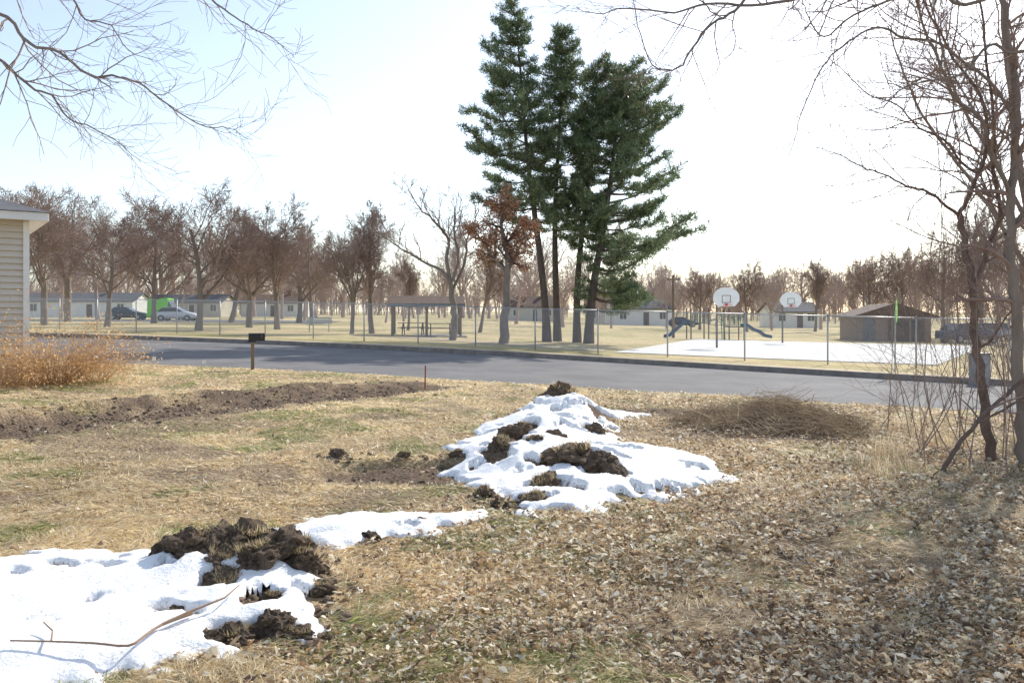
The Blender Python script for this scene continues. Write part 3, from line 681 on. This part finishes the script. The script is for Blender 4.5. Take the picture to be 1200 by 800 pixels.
hs=[(755,128,9.5,7,2.6,1.6,.1,0,1,'white single storey house with grey roof'),(712,140,7,7,2.7,1.9,-.2,1,0,'cream bungalow with brown roof'),
    (935,118,6.5,6,2.3,1.3,.1,0,1,'small white house across the park'),(90,128,17,8,2.5,1.3,.05,0,1,'long white garage building'),
    (215,142,13,8,2.5,1.3,0,1,1,'pale house beyond the parking lot'),(318,150,11,8,2.5,1.5,.05,0,0,'white house with brown roof'),(625,150,9,7,2.7,1.7,.1,1,0,'cream house behind the pines')]
for (px,d,w,dep,hw,hr,rot,wi,ri,lab) in hs:
    house(px,d,w,dep,hw,hr,rot,WALLS[wi],M['roofgrey' if ri else 'roofbrown'],lab,nwin=3+(w>12),chim=w>8.5)
g=G(1047,62); root=thing('park_building','brown park storage building with gabled roof and open bay','building',g,rot=-.12)
mb=MB(); 
mb.box(-2.7,-.4,0,4.5,-.3,1.85); mb.box(2.3,2.7,0,4.5,-.3,1.85); mb.box(-.4,2.3,3.2,4.5,-.3,1.85); mb.box(-.4,2.3,0,3.2,1.6,1.85)
obj('wall',mb.mesh('wall',[M['brick']]),root)
mb=MB(); mb.prism([(-3.1,1.8),(3.1,1.8),(3.1,1.92),(.2,2.85),(-.2,2.85),(-3.1,1.92)],'y',-.6,5.0); obj('roof',mb.mesh('roof',[M['roofbrown']]),root)
for x in (-.2,1.1,2.2):
    mb=MB(); mb.tube([(0,0,-.2),(0,0,1.8)],.07,8); obj('column',mb.mesh('column',[M['wood']]),root,(x,-.3,0))
mb=MB(); mb.box(-2.2,-1.3,-.05,-.003,0,1.75); obj('door',mb.mesh('door',[M['roofgrey']]),root)
g=G(500,51); root=thing('picnic_shelter','open wooden picnic shelter with low brown roof','shelter',g,rot=.1); root.scale=(.93,.93,.9)
mb=MB(); mb.prism([(-1.9,2.05),(1.9,2.05),(1.9,2.17),(0,2.75),(-1.9,2.17)],'x',-2.5,2.5); obj('roof',mb.mesh('roof',[M['roofbrown']]),root)
trim=pm('bluegrey_trim',(.2,.22,.25),(.16,.18,.2),3,.7)
for ya in (-1.95,1.905):
    mb=MB(); mb.box(-2.52,2.52,ya,ya+.045,2.0,2.2); obj('fascia',mb.mesh('fascia',[trim]),root)
for x in (-2.2,0,2.2):
    for y in (-1.6,1.6):
        mb=MB(); mb.box(-.08,.08,-.08,.08,-.15,2.04); obj('post',mb.mesh('post',[M['wood']]),root,(x,y,0))
mb=MB(); mb.box(-2.6,2.6,-2,2,-.25,.03); obj('slab',mb.mesh('slab',[M['conc']]),root)
def picnic(loc,rot=0):
    root=thing('picnic_table','wooden picnic table with attached benches','table',loc,'picnic tables at the shelter',rot)
    mb=MB()
    for k in range(5): mb.box(-.9,.9,-.37+k*.15,-.24+k*.15,.72,.76)
    obj('table_top',mb.mesh('table_top',[M['wood']]),root)
    for y in (-.7,.7):
        mb=MB(); mb.box(-.9,.9,y-.13,y+.13,.42,.46); obj('seat',mb.mesh('seat',[M['wood']]),root)
    for x in (-.6,.6):
        mb=MB(); mb.tube([(x,-.6,0),(x,-.15,.72)],.035,5); mb.tube([(x,.6,0),(x,.15,.72)],.035,5); mb.box(x-.03,x+.03,-.75,.75,.37,.42); obj('leg',mb.mesh('leg',[M['black']]),root)
g2=G(484,51); picnic((g2.x,g2.y,g2.z+.03)); g2=G(516,51.3); picnic((g2.x,g2.y,g2.z+.03),.1)
g=G(374,52); root=thing('park_bench','light metal park bench on the lawn','bench',g,rot=.2)
mb=MB(); [mb.box(-.8,.8,-.2+k*.14,-.08+k*.14,.43,.46) for k in range(3)]; obj('seat',mb.mesh('seat',[M['galv']]),root)
mb=MB(); [mb.box(-.8,.8,.24,.27,.55+k*.14,.66+k*.14) for k in range(3)]; obj('backrest',mb.mesh('backrest',[M['galv']]),root)
for x in (-.6,.6):
    mb=MB(); mb.tube([(x,-.2,0),(x,-.2,.43)],.03,6); mb.tube([(x,.2,0),(x,.25,.95)],.03,6); obj('leg',mb.mesh('leg',[M['galv']]),root)
# ---------------------------------------------------------------- hoops
polem=pm('dark_steel',(.16,.15,.145),(.11,.105,.1),6,.5,metal=.2)
def hoop(px,d,hb,label):
    g=G(px,d); root=thing('basketball_hoop',label,'basketball hoop',g,'basketball hoops on the court',0)
    mb=MB(); mb.tube([(0,0,-.1),(0,0,hb-.3),(0,-.15,hb),(.2,-.75,hb+.05)],.06,8); obj('pole',mb.mesh('pole',[polem],True),root)
    prof=[]
    for i in range(17):
        a=math.pi*(i/16); prof.append((.69*math.cos(a),.22+.5*math.sin(a)))
    poly=[(.45,-.38),(.69,-.1)]+[(x,z-.1) for x,z in prof]+[(-.69,-.1),(-.45,-.38)]
    cx=.3
    mb=MB(); mb.prism([(x+cx,z+hb) for x,z in poly],'y',-.80,-.76); bd=obj('backboard',mb.mesh('backboard',[M['white']]),root)
    mb=MB()
    for (a,b_,c_,e_) in [(-.23,-.2,-.2,.2),(.2,.23,-.2,.2),(-.2,.2,.17,.2),(-.2,.2,-.2,-.17)]: mb.box(cx+a,cx+b_,-.808,-.802,hb+c_,hb+e_)
    obj('target_square',mb.mesh('target_square',[M['roofbrown']]),bd)
    mb=MB(); ring=[(cx+.23*math.cos(a*math.pi/8),-1.08+.23*math.sin(a*math.pi/8),hb-.3) for a in range(17)]
    mb.tube(ring,.014,6); mb.box(cx-.06,cx+.06,-.86,-.81,hb-.36,hb-.24); obj('rim',mb.mesh('rim',[M['red']]),root)
hoop(840,44,2.62,'white fan backboard on a bent steel pole'); hoop(917,55,2.8,'white fan backboard hoop farther along the court')
for px,d,top,lab in [(789,62,322,'slim wooden utility pole in the park'),(1012,120,318,'distant wooden utility pole')]:
    g=G(px,d); h=EYE+(HOR-top)/F*d-g.z
    root=thing('utility_pole',lab,'pole',g,'utility poles')
    mb=MB(); mb.tube([(0,0,-.2),(0,0,h)],[.12,.08],8); obj('pole',mb.mesh('pole',[M['wood']],True),root)
    mb=MB(); mb.box(-.5,.5,-.13,-.09,h-.4,h-.3); [mb.tube([(x,-.11,h-.3),(x,-.11,h-.16)],.03,6) for x in (-.4,0.2,.4)]; obj('crossarm',mb.mesh('crossarm',[M['wood']]),root)
# ---------------------------------------------------------------- playground
g=G(842,60); root=thing('playground_structure','climbing frame with green decks and a blue slide','playground',g,rot=.05)
P6=[(-2.2,-.6),(-2.2,.6),(-.9,-.6),(-.9,.6),(.6,-.6),(.6,.6),(1.7,-.6),(1.7,.6)]
for (x,y) in P6:
    mb=MB(); mb.tube([(x,y,-.1),(x,y,2.3 if x<1 else 2.0)],.05,8); obj('post',mb.mesh('post',[M['roofbrown']],True),root)
for a,b_,z in [(-2.2,-.9,1.2),(.6,1.7,.9)]:
    mb=MB(); mb.box(a,b_,-.6,.6,z,z+.06); obj('deck',mb.mesh('deck',[M['black']]),root)
    for y in (-.6,.6):
        mb=MB(); 
        for k in range(7): x=a+.1+(b_-a-.2)*k/6; mb.tube([(x,y,z+.06),(x,y,z+.75)],.018,5)
        mb.box(a+.06,b_-.06,y-.02,y+.02,z+.75,z+.8); obj('guard_rail',mb.mesh('guard_rail',[M['greenp']]),root)
mb=MB(); mb.tube([(-.9,-.4,1.3),(-.1,-.4,1.55),(.6,-.4,1.0)],.03,6); mb.tube([(-.9,.4,1.3),(-.1,.4,1.55),(.6,.4,1.0)],.03,6)
for k in range(6): mb.box(-.8+k*.25,-.68+k*.25,-.4,.4,1.1-.02*k,1.14-.02*k)
obj('bridge',mb.mesh('bridge',[M['bluep']]),root)
def slide(pts,w,mat):
    mb=MB(); sec=[(-w,.22),(-w,0),(w,0),(w,.22),(w-.04,.22),(w-.04,.04),(-w+.04,.04),(-w+.04,.22)]
    vs=[]; 
    for p in pts: vs+=[(p[0],p[1]+s[0],p[2]+s[1]) for s in sec]
    n=8; fs=[(i*n+k,i*n+(k+1)%n,(i+1)*n+(k+1)%n,(i+1)*n+k) for i in range(len(pts)-1) for k in range(n)]
    mb.add(vs,fs); return mb.mesh('slide',[mat])
obj('slide',slide([(1.7,0,.95),(2.1,0,.95),(2.6,0,.62),(3.0,0,.5),(3.4,0,.2),(3.9,0,.1)],.28,M['bluep']),root)
obj('slide',slide([(-2.2,0,1.25),(-2.5,0,1.2),(-3.1,0,.7),(-3.6,0,.25),(-4,0,.15)],.28,M['bluep']),root)
mb=MB()
for y in (-.35,.35): mb.tube([(.1,y-.9,0),(.1,y-.6,1.9)],.03,6)
for k in range(6): mb.tube([(.1,-1.25+.05*k,.3+k*.28),(.1,-.55+.05*k,.3+k*.28)],.02,5)
obj('ladder',mb.mesh('ladder',[M['greenp']]),root)
# ---------------------------------------------------------------- cars
def car(px,d,rot,paint,label,tall=0.0,name='parked_car'):
    g=G(px,d); root=thing(name,label,'car',g,'parked cars',rot)
    st=[(-2.2,.45,.72,.72),(-2.1,.3,.9,.84),(-1.4,.25,.98,.88),(0,.25,.98,.9),(.9,.25,.95,.89),(1.6,.27,.82,.86),(2.1,.32,.68,.78),(2.22,.42,.58,.66)]
    mb=MB(); vs=[]
    for x,a,b_,w in st:
        vs+=[(x,-w*.94,a),(x,-w,a+(b_-a)*.45),(x,-w*.93,b_),(x,w*.93,b_),(x,w,a+(b_-a)*.45),(x,w*.94,a)]
    n=6; fs=[(i*n+k,i*n+(k+1)%n,(i+1)*n+(k+1)%n,(i+1)*n+k) for i in range(len(st)-1) for k in range(n)]+[tuple(range(6)),tuple(range(len(vs)-6,len(vs)))]
    mb.add(vs,fs)
    zt=1.42+tall
    if tall: mb.prism([(-2.1,.9),(-2.05,zt),(.2,zt),(.25,.9)],'y',-.84,.84)
    mb.prism([(-1.28,zt-.02),(-1.2,zt+.03),(.0,zt+.03),(.1,zt-.02)],'y',-.66,.66)
    obj('body',mb.mesh('body',[paint],not tall,0),root)
    mb=MB()
    vs=[(-1.8,-.82,.97),(.95,-.82,.94),(.08,-.66,zt-.02),(-1.3,-.66,zt-.02),(-1.8,.82,.97),(.95,.82,.94),(.08,.66,zt-.02),(-1.3,.66,zt-.02)]
    mb.add(vs,[(0,1,2,3),(4,7,6,5),(1,5,6,2),(0,3,7,4)]); obj('window',mb.mesh('window',[M['glass']]),root)
    for x in (-1.35,1.35):
        for y in (-.8,.8):
            w=obj('wheel',None,root,(x,y,.32)); 
            mb=MB(); mb.tube([(0,-.11,0),(0,.11,0)],.32,16); obj('tyre',mb.mesh('tyre',[M['tyre']]),w)
            mb=MB(); mb.tube([(0,-.125,0),(0,.125,0)],.19,12); obj('rim',mb.mesh('rim',[M['galv']]),w)
    for y in (-.6,.6):
        mb=MB(); mb.box(2.16,2.225,y-.12,y+.12,.52,.62); obj('headlight',mb.mesh('headlight',[M['white']]),root)
PB=pm('car_black',(.02,.02,.025),(.03,.03,.035),2,.25,spec=.6); PW=pm('car_white',(.75,.76,.77),(.7,.71,.72),2,.25,spec=.6)
PG=pm('car_lime',(.22,.80,.04),(.18,.72,.04),2,.4,spec=.4); PD=pm('car_blue',(.04,.06,.1),(.05,.07,.11),2,.25,spec=.6); PS=pm('car_silver',(.4,.41,.42),(.36,.37,.38),2,.3,metal=.4)
car(150,92,.1,PB,'black car in the parking lot'); car(208,86,0,PW,'white sedan in the parking lot'); car(198,92,.0,PG,'bright lime green van in the parking lot',1.0,'parked_van')
car(1135,60,.15,PD,'dark car beyond the court'); car(1172,66,.1,PS,'silver car beyond the court'); car(800,118,0,PB,'dark car parked by houses')
# ---------------------------------------------------------------- street bits
g=G(296,20.6); root=thing('mailbox','black curbside mailbox on a wooden post','mailbox',g,rot=.35); root.scale=(.82,.82,.9)
mb=MB(); mb.box(-.05,.05,-.05,.05,-.1,.78); obj('post',mb.mesh('post',[M['wood']],bevel=.008),root)
mb=MB(); pr=[(-.1,.80),(.1,.80)]+[(.1*math.cos(a*math.pi/8),.92+.1*math.sin(a*math.pi/8)) for a in range(9)]
mb.prism(pr,'x',-.12,.36); mb.box(-.14,.1,-.06,.06,.77,.797); obj('box',mb.mesh('box',[M['black']]),root)
mb=MB(); mb.box(.25,.28,-.118,-.104,.86,1.0); obj('flag',mb.mesh('flag',[M['roofbrown']]),root)
def stake(px,d,h,mat,label,flag=False):
    g=G(px,d); root=thing('marker_stake',label,'stake',g,'marker stakes in the lawn')
    mb=MB(); mb.tube([(0,0,-.05),(.01,0,h)],.016 if not flag else .006,6); obj('rod',mb.mesh('rod',[mat]),root)
    if flag:
        mb=MB(); mb.box(0,.1,-.002,.002,h-.09,h); obj('flag',mb.mesh('flag',[M['white']]),root)
stake(498,17.6,.5,pm('rusty_red',(.35,.08,.05),(.3,.06,.04),5,.7),'thin rusty red marker stake'); stake(178,20,.3,M['galv'],'white survey flag on wire',True); stake(236,20,.25,M['galv'],'white survey flag on wire',True)
g=G(1049,27); root=thing('street_sign','narrow green street sign on steel post','sign',g,rot=.9)
mb=MB(); mb.tube([(0,0,-.1),(0,0,2.0)],.026,6); obj('post',mb.mesh('post',[M['galv']]),root)
mb=MB(); mb.prism([(-.16,2.0),(-.05,2.4),(.05,2.4),(.16,2.0),(.05,1.65),(-.05,1.65)],'y',-.045,-.033); obj('sign_panel',mb.mesh('sign_panel',[M['signgreen']]),root)
g=G(1148,24.5); root=thing('utility_cabinet','grey metal utility cabinet by the street','utility box',g,rot=.3); root.scale=(.8,.8,1)
mb=MB(); mb.box(-.3,.3,-.22,.22,-.1,1.05); obj('body',mb.mesh('body',[pm('cabinet_grey',(.33,.34,.35),(.28,.29,.3),3,.6)],bevel=.02),root)
mb=MB(); mb.box(-.26,.26,-.24,-.222,.05,.98); obj('door',mb.mesh('door',[pm('cabinet_door',(.36,.37,.38),(.31,.32,.33),3,.6)]),root)
mb=MB(); mb.box(-.32,.32,-.25,.25,1.052,1.085); obj('lid',mb.mesh('lid',[polem]),root)
# ---------------------------------------------------------------- near house
d=17.0; x0=(31-600)/F*d; g=Vector((x0,d,hz(x0,d))); root=thing('siding_house','beige clapboard house corner with white trim and grey roof','house',g,rot=math.radians(36))
sid=pm('beige_siding',(.62,.57,.49),(.57,.52,.45),.8,.7)
mb=MB(); z=.55
while z<3.15:
    mb.prism([(-.03,z),(0.02,z+.13),(.06,z+.13),(.06,z)],'x',-7,-.06); z+=.13
obj('siding',mb.mesh('siding',[sid]),root)
mb=MB(); mb.box(-7,-.08,.065,7,-.5,3.3); obj('wall',mb.mesh('wall',[sid]),root)
mb=MB(); mb.box(-7.02,-.0,-.0,.06,-.8,.53); obj('foundation',mb.mesh('foundation',[M['conc']]),root)
mb=MB(); mb.box(-.06,.05,-.04,.1,.55,3.25); mb.box(-7,-.06,-.05,-.032,.5,.62); obj('corner_trim',mb.mesh('corner_trim',[M['white']]),root)
mb=MB(); mb.box(-7.4,.33,-.37,7.4,3.26,3.31); mb.box(-7.4,.35,-.41,-.37,3.24,3.40); mb.box(.33,.37,-.37,7.4,3.24,3.40); obj('eave',mb.mesh('eave',[M['white']]),root)
mb=MB(); mb.add([(-7.5,-.45,3.41),(.41,-.45,3.41),(.41,7.5,3.41),(-7.5,7.5,3.41),(-4.5,3.5,4.7),(-2.9,3.5,4.7)],[(0,1,5,4),(1,2,5),(2,3,4,5),(3,0,4),(0,3,2,1)]); obj('roof',mb.mesh('roof',[M['roofgrey']]),root)
# ---------------------------------------------------------------- dry shrub by house
SC=0
def shrub(loc,n,R,h,cols,label,name='dry_shrub',w=.004,k=2):
    global SC; SC+=1; random.seed(SC)
    r_=np.random.default_rng(SC); root=thing(name,label,'shrub',loc)
    a=r_.uniform(0,6.28,n); rr=R*.35*np.sqrt(r_.random(n)); base_=np.stack([rr*np.cos(a),rr*np.sin(a),0*a],-1)
    L_=[]
    out_=r_.uniform(.0,1.15,n)
    for i in range(n):
        p=Vector(base_[i]); d=Vector((math.cos(a[i])*out_[i],math.sin(a[i])*out_[i],1)).normalized(); Ln=h*r_.uniform(.5,1.3); pts=[p]
        for j in range(6): d=(d+Vector((math.cos(a[i])*.10,math.sin(a[i])*.10,-.055*j))+rv()*.14).normalized(); p=p+d*Ln/6; pts.append(p)
        L_.append((pts,[w*(1-.13*j) for j in range(7)],3,0))
        for j in (2,3,4,5):
            dd=(d+rv()*.8-UP*.1).normalized(); q=pts[j]; L_.append(([q,q+dd*.12,q+dd*.12+(dd-UP*.2)*.1],[w*.6,w*.5,w*.35],3,0))
    obj('stems',tmesh('stems',L_,pm('shrub_stem',(.64,.42,.22),(.50,.31,.16),2,.8)),root)
    tips=np.array([tuple(l[0][-1]) for l in L_])
    V,q,C=leafcloud(tips,k,.06,.03,cols,r_); obj('dry_leaves',mesh_np('dry_leaves',V,q,None,[M['leaf']],col=C),root)
OR=[(.80,.49,.22),(.70,.40,.17),(.84,.60,.32),(.56,.33,.16)]
g=G(62,15.6); shrub(g,330,1.0,1.5,OR,'feathery arching orange dried shrub beside the house')
g=G(8,15.0); shrub(g,110,.6,.8,OR,'low rusty dried shrub by the house wall')
g=G(112,16.2); shrub(g,90,.6,1.0,[(.76,.56,.3),(.66,.46,.24)],'small tan dried shrub beside the house')
# ---------------------------------------------------------------- brush pile
random.seed(9); g=Vector((3.85,12.2,hz(3.85,12.2)-.12)); root=thing('brush_pile','low heap of brown cut twigs and dead stalks','brush pile',g)
L_=[]
for i in range(1900):
    a=random.uniform(0,6.28); rr=random.random()**.6; x=1.45*rr*math.cos(a); y=1.0*rr*math.sin(a); zt=.22*max(0,1-rr*rr)*(1+.5*math.sin(4*x+1)*math.cos(3*y))+.04; z=zt*random.uniform(.4,1.3)
    th=random.gauss(.15,.9); Ln=random.uniform(.2,.9); d=Vector((math.cos(th),math.sin(th)*.8,random.gauss(0,.3)-x*.10))
    p=Vector((x,y,z))-d*Ln/2; pts=[p]
    for k in range(3): d=(d+rv()*.25-UP*.05).normalized(); p=p+d*Ln/3; pts.append(p)
    r=random.uniform(.002,.006); L_.append((pts,[r,r*.9,r*.7,r*.4],3,0))
obj('twigs',tmesh('twigs',L_,pm('pile_twigs',(.56,.43,.29),(.27,.19,.12),2.5,.9)),root)
# ---------------------------------------------------------------- fallen stick on snow
pts=[]
for (px,py) in [(12,754),(60,755),(110,757),(150,760),(170,748),(190,735),(225,722)]:
    dd=2.6
    while True:
        p=W(px,py,dd)
        if p.z<hz(p.x,p.y)+.08: break
        dd+=.02
    pts.append(p+Vector((0,0,.015)))
root=thing('fallen_stick','bare crooked stick lying on the snow','stick',pts[0])
sp=smooth_path([p-pts[0] for p in pts],3)
ls=[(sp,[.004+.004*i/len(sp) for i in range(len(sp))],6,0)]
q=sp[-4]; ls.append(([q,q+Vector((.08,.1,.02)),q+Vector((.2,.28,.03)),q+Vector((.22,.44,.04))],[.008,.007,.005,.003],5,0))
q=sp[3]; ls.append(([q,q+Vector((-.05,.1,.01)),q+Vector((-.12,.15,.03))],[.005,.004,.003],5,0))
obj('stick',tmesh('stick',ls,pm('stick_bark',(.36,.24,.16),(.26,.17,.11),20,.8)),root)
# ---------------------------------------------------------------- foreground trees
Pf=dict(max=4,seg=[6,8,7,6,4],wob=[.1,.2,.26,.3,.3],up=[0,.0,.02,.03,.03],tap=[.5,.35,.35,.4,.5],rmin=.0015,n=[8,5,4,3,3],nb=[7,8,8,6,0],t0=[.2,.2,.12,.1,0],ang=[(.4,1.1)]*5,len=[(.25,.42),(.3,.5),(.3,.55),(.35,.6),(0,0)])
random.seed(41)
b0=G(1163,10)
def Wp(l,d0,d1=None):
    n=len(l); d1=d1 or d0
    return [W(px,py,d0+(d1-d0)*i/(n-1)) for i,(px,py) in enumerate(l)]
custom_tree('young_tree','slim crooked leafless tree with reddish brown bark',b0,[
  ([b0]+Wp([(1155,490),(1149,440),(1143,390),(1139,340),(1132,290),(1124,250)],10),.065,.038,0,.5,1),
  (Wp([(1138,345),(1158,290),(1172,250),(1164,200),(1166,150),(1158,90),(1152,30),(1140,-40)],10,9.5),.034,.010,22,.15,1),
  (Wp([(1124,252),(1139,222),(1157,170),(1148,110),(1118,70),(1092,20),(1060,-40)],10,9),.03,.009,22,.15,1),
  (Wp([(1124,252),(1106,240),(1090,226),(1062,218),(1036,204),(1010,196),(985,182),(955,172)],10,9.2),.022,.004,20,.15,2),
  (Wp([(1150,205),(1128,192),(1108,165),(1078,150),(1050,122),(1020,112),(985,80),(960,60)],10,9),.018,.003,20,.15,2),
  (Wp([(1143,410),(1160,400),(1180,370),(1205,350)],10,9.8),.018,.007,9,.2,2)],Pf,(M['darkbark'],M['twig']),cap=2.6)
b1=G(1200,9.6)
custom_tree('young_tree','leafless tree with pale ridged bark at lawn edge',b1,[
  ([b1]+Wp([(1197,500),(1193,420),(1188,340),(1183,280),(1186,220),(1190,150),(1186,80),(1176,10),(1170,-60)],9.6),.08,.03,16,.3,1),
  (Wp([(1186,230),(1165,185),(1150,140),(1120,115),(1100,70),(1085,40),(1075,0),(1060,-40)],9.6,8.5),.03,.01,20,.15,1),
  (Wp([(1190,140),(1160,95),(1130,75),(1100,50),(1060,45),(1030,32),(1000,45),(975,65),(955,95),(940,130),(932,160),(922,190)],9.6,8.2),.022,.003,22,.12,2),
  (Wp([(1180,275),(1220,220),(1260,160),(1290,90)],9.6),.04,.015,9,.3,1)],Pf,(M['bark'],M['twig']),cap=2.6)
random.seed(47); b3=G(1225,14)
custom_tree('young_tree','leafless tree with fine tangled twigs behind the undergrowth',b3,[
  ([b3]+Wp([(1222,460),(1215,360),(1205,260),(1190,160),(1180,60),(1170,-60)],14),.09,.03,18,.3,1),
  (Wp([(1212,330),(1170,260),(1130,200),(1090,150),(1060,90),(1040,30)],14,13),.045,.01,20,.15,1),
  (Wp([(1205,260),(1160,180),(1120,110),(1100,40),(1080,-30)],14,13.4),.04,.01,18,.15,1),
  (Wp([(1214,360),(1180,320),(1140,295),(1090,280),(1050,262)],14,13.5),.03,.006,16,.15,1)],Pf,(M['bark'],M['twig']),cap=3.4)
b2=G(1290,7.6)
custom_tree('overhanging_tree','leafless tree with long arching twigs overhead',b2,[
  ([b2]+Wp([(1290,400),(1285,200),(1270,0),(1255,-160)],7.6),.12,.07,0,.4,1),
  (Wp([(1270,0),(1200,-70),(1120,-60),(1060,-36),(1000,-24),(940,-4),(880,6),(830,4),(790,14),(735,10),(700,16),(672,10)],7.6,7),.03,.0025,22,.3,2),
  (Wp([(1270,-30),(1150,-110),(1000,-80),(930,-40),(890,-20),(862,12),(835,28),(812,54),(795,80),(765,76),(748,30),(742,0)],7.6,6.8),.026,.0025,18,.45,2),
  (Wp([(1270,30),(1200,-10),(1130,5),(1090,-12),(1040,2),(1000,18),(965,44),(948,20),(940,0)],7.6,7),.024,.003,22,.25,2),
  (Wp([(1275,80),(1220,60),(1185,62),(1160,52),(1130,85),(1105,92),(1060,102),(1035,125),(1010,130)],7.6,7.2),.022,.003,20,.2,2)],Pf,(M['bark'],M['twig']),cap=2.0)
random.seed(43); bl=G(-290,6.5); dl=6.5
custom_tree('overhanging_tree','leafless tree whose fine branches hang over the lawn',bl,[
  ([bl]+Wp([(-290,300),(-285,100),(-270,-60),(-260,-200)],dl),.16,.10,0,.4,1),
  (Wp([(-280,20),(-180,-30),(-90,-20),(-30,4),(10,22),(35,52),(70,62),(105,88),(140,90),(170,102),(205,128),(240,148),(268,150),(290,163)],dl,6),.022,.002,24,.3,2),
  (Wp([(-282,60),(-180,30),(-90,30),(-30,58),(5,74),(35,102),(60,112),(80,138),(110,150),(140,168),(165,190)],dl,6.2),.02,.002,20,.35,2),
  (Wp([(-270,-60),(-120,-110),(20,-100),(100,-70),(150,-48),(190,-30),(230,-14),(262,12),(290,30),(318,44),(345,68)],dl,5.8),.022,.002,16,.4,2),
  (Wp([(-270,-20),(-150,-70),(-60,-62),(-10,-45),(40,-30),(80,-8),(100,22),(130,30),(150,60),(185,72)],dl,6.6),.02,.002,18,.35,2)],Pf,(M['bark'],M['twig']),cap=1.6)
random.seed(51); g=G(1105,9.2)
custom_tree('leaning_branch','dark fallen branch leaning against the trees',g,[([g]+Wp([(1120,525),(1145,495),(1170,470),(1205,440)],9.2,9.4),.03,.022,3,.3,3),
   (Wp([(1145,495),(1175,480),(1205,462)],9.25,9.5),.018,.012,2,.3,3)],Pf,(M['darkbark'],M['twig']),cat='branch')
Ps=dict(Pf); Ps['up']=[.05,.1,.08,.05,.03]; Ps['nb']=[6,6,5,4,0]
SL=[(1075,11.5,395,15),(1100,10.5,330,-30),(1120,12,300,10),(1180,8.6,300,-20),(1140,9.4,400,-45),(1060,13,430,-20),(1190,11,250,-35),(1030,12.5,450,20),(1150,12.8,280,20),(1085,9.2,450,-10),(1170,11.5,330,-60),(1128,10.8,380,40),(1205,10,310,-50)]
for i in range(14): SL.append((random.uniform(1040,1215),random.uniform(9.5,14),random.uniform(230,440),random.uniform(-60,30)))
for i,(px,d,top,lx) in enumerate(SL):
    g=G(px,d); t=W(px+lx,top,d); m_=g.lerp(t,.5)+rv()*.12
    custom_tree('sapling','thin leafless sapling stem in the undergrowth',g,[([g,m_,t],.008,.0022,11,.2,2)],Ps,(M['twig'],M['twig']),group='thin saplings at the lawn edge')
for i in range(8):
    d=random.uniform(9.2,10.4); px=random.uniform(1080,1180); x2=px+random.uniform(-90,60)
    g=G(x2,d); a=W(px,random.uniform(60,220),d); m1=a.lerp(g,.35)+Vector((random.uniform(-.5,.3),0,.1)); m2=a.lerp(g,.7)+Vector((random.uniform(-.4,.4),0,-.2))
    custom_tree('vine','thin tangled vine climbing the bare trees',g,[([g,m2,m1,a],.008,.004,9,.1,3)],Ps,(M['twig'],M['twig']),group='vines in the undergrowth',cat='vine')
tall=[tuft_mesh(70,.25,.40,[(.7,.57,.36),(.58,.43,.26),(.74,.64,.44)],.0035,.8) for i in range(3)]
for i in range(30):
    px=random.uniform(1010,1230); d=random.uniform(8.6,13.5); g=G(px,d)
    o=obj('dry_weeds',tall[i%3],None,g,'tuft of tan dried weeds at the lawn edge','weeds','dried weed tufts'); o.rotation_euler[2]=random.uniform(0,6); s=random.uniform(.5,1.1); o.scale=(s,s,s*random.uniform(.6,1.2))
# ---------------------------------------------------------------- light, world, camera
AZ=math.radians(33); EL=math.radians(34)
w=bpy.data.worlds.new('World'); scene.world=w; w.use_nodes=True; nt=w.node_tree
bg=nt.nodes['Background']; sk=nt.nodes.new('ShaderNodeTexSky'); sk.sky_type='NISHITA'; sk.sun_disc=False; sk.sun_elevation=EL; sk.sun_rotation=AZ
sk.air_density=1.0; sk.dust_density=.8; sk.ozone_density=1.5
hs_=nt.nodes.new('ShaderNodeHueSaturation'); hs_.inputs['Saturation'].default_value=.75
nt.links.new(sk.outputs[0],hs_.inputs['Color']); nt.links.new(hs_.outputs[0],bg.inputs[0]); bg.inputs[1].default_value=.225
sd=bpy.data.lights.new('sun','SUN'); sd.energy=5; sd.angle=math.radians(.5); sd.color=(1,.95,.86)
so=obj('sun',sd); s_=Vector((math.sin(AZ)*math.cos(EL),math.cos(AZ)*math.cos(EL),math.sin(EL))); so.rotation_euler=s_.to_track_quat('Z','Y').to_euler()
cd=bpy.data.cameras.new('camera'); cam=obj('camera',cd); cam.location=(0,0,EYE); cam.rotation_euler=(math.pi/2,0,0)
cd.sensor_width=36; cd.lens=28.8; cd.shift_y=-35/1200; cd.clip_end=6000; cd.clip_start=.05
scene.camera=cam
scene.view_settings.view_transform='Standard'; scene.view_settings.look='None'; scene.view_settings.exposure=0
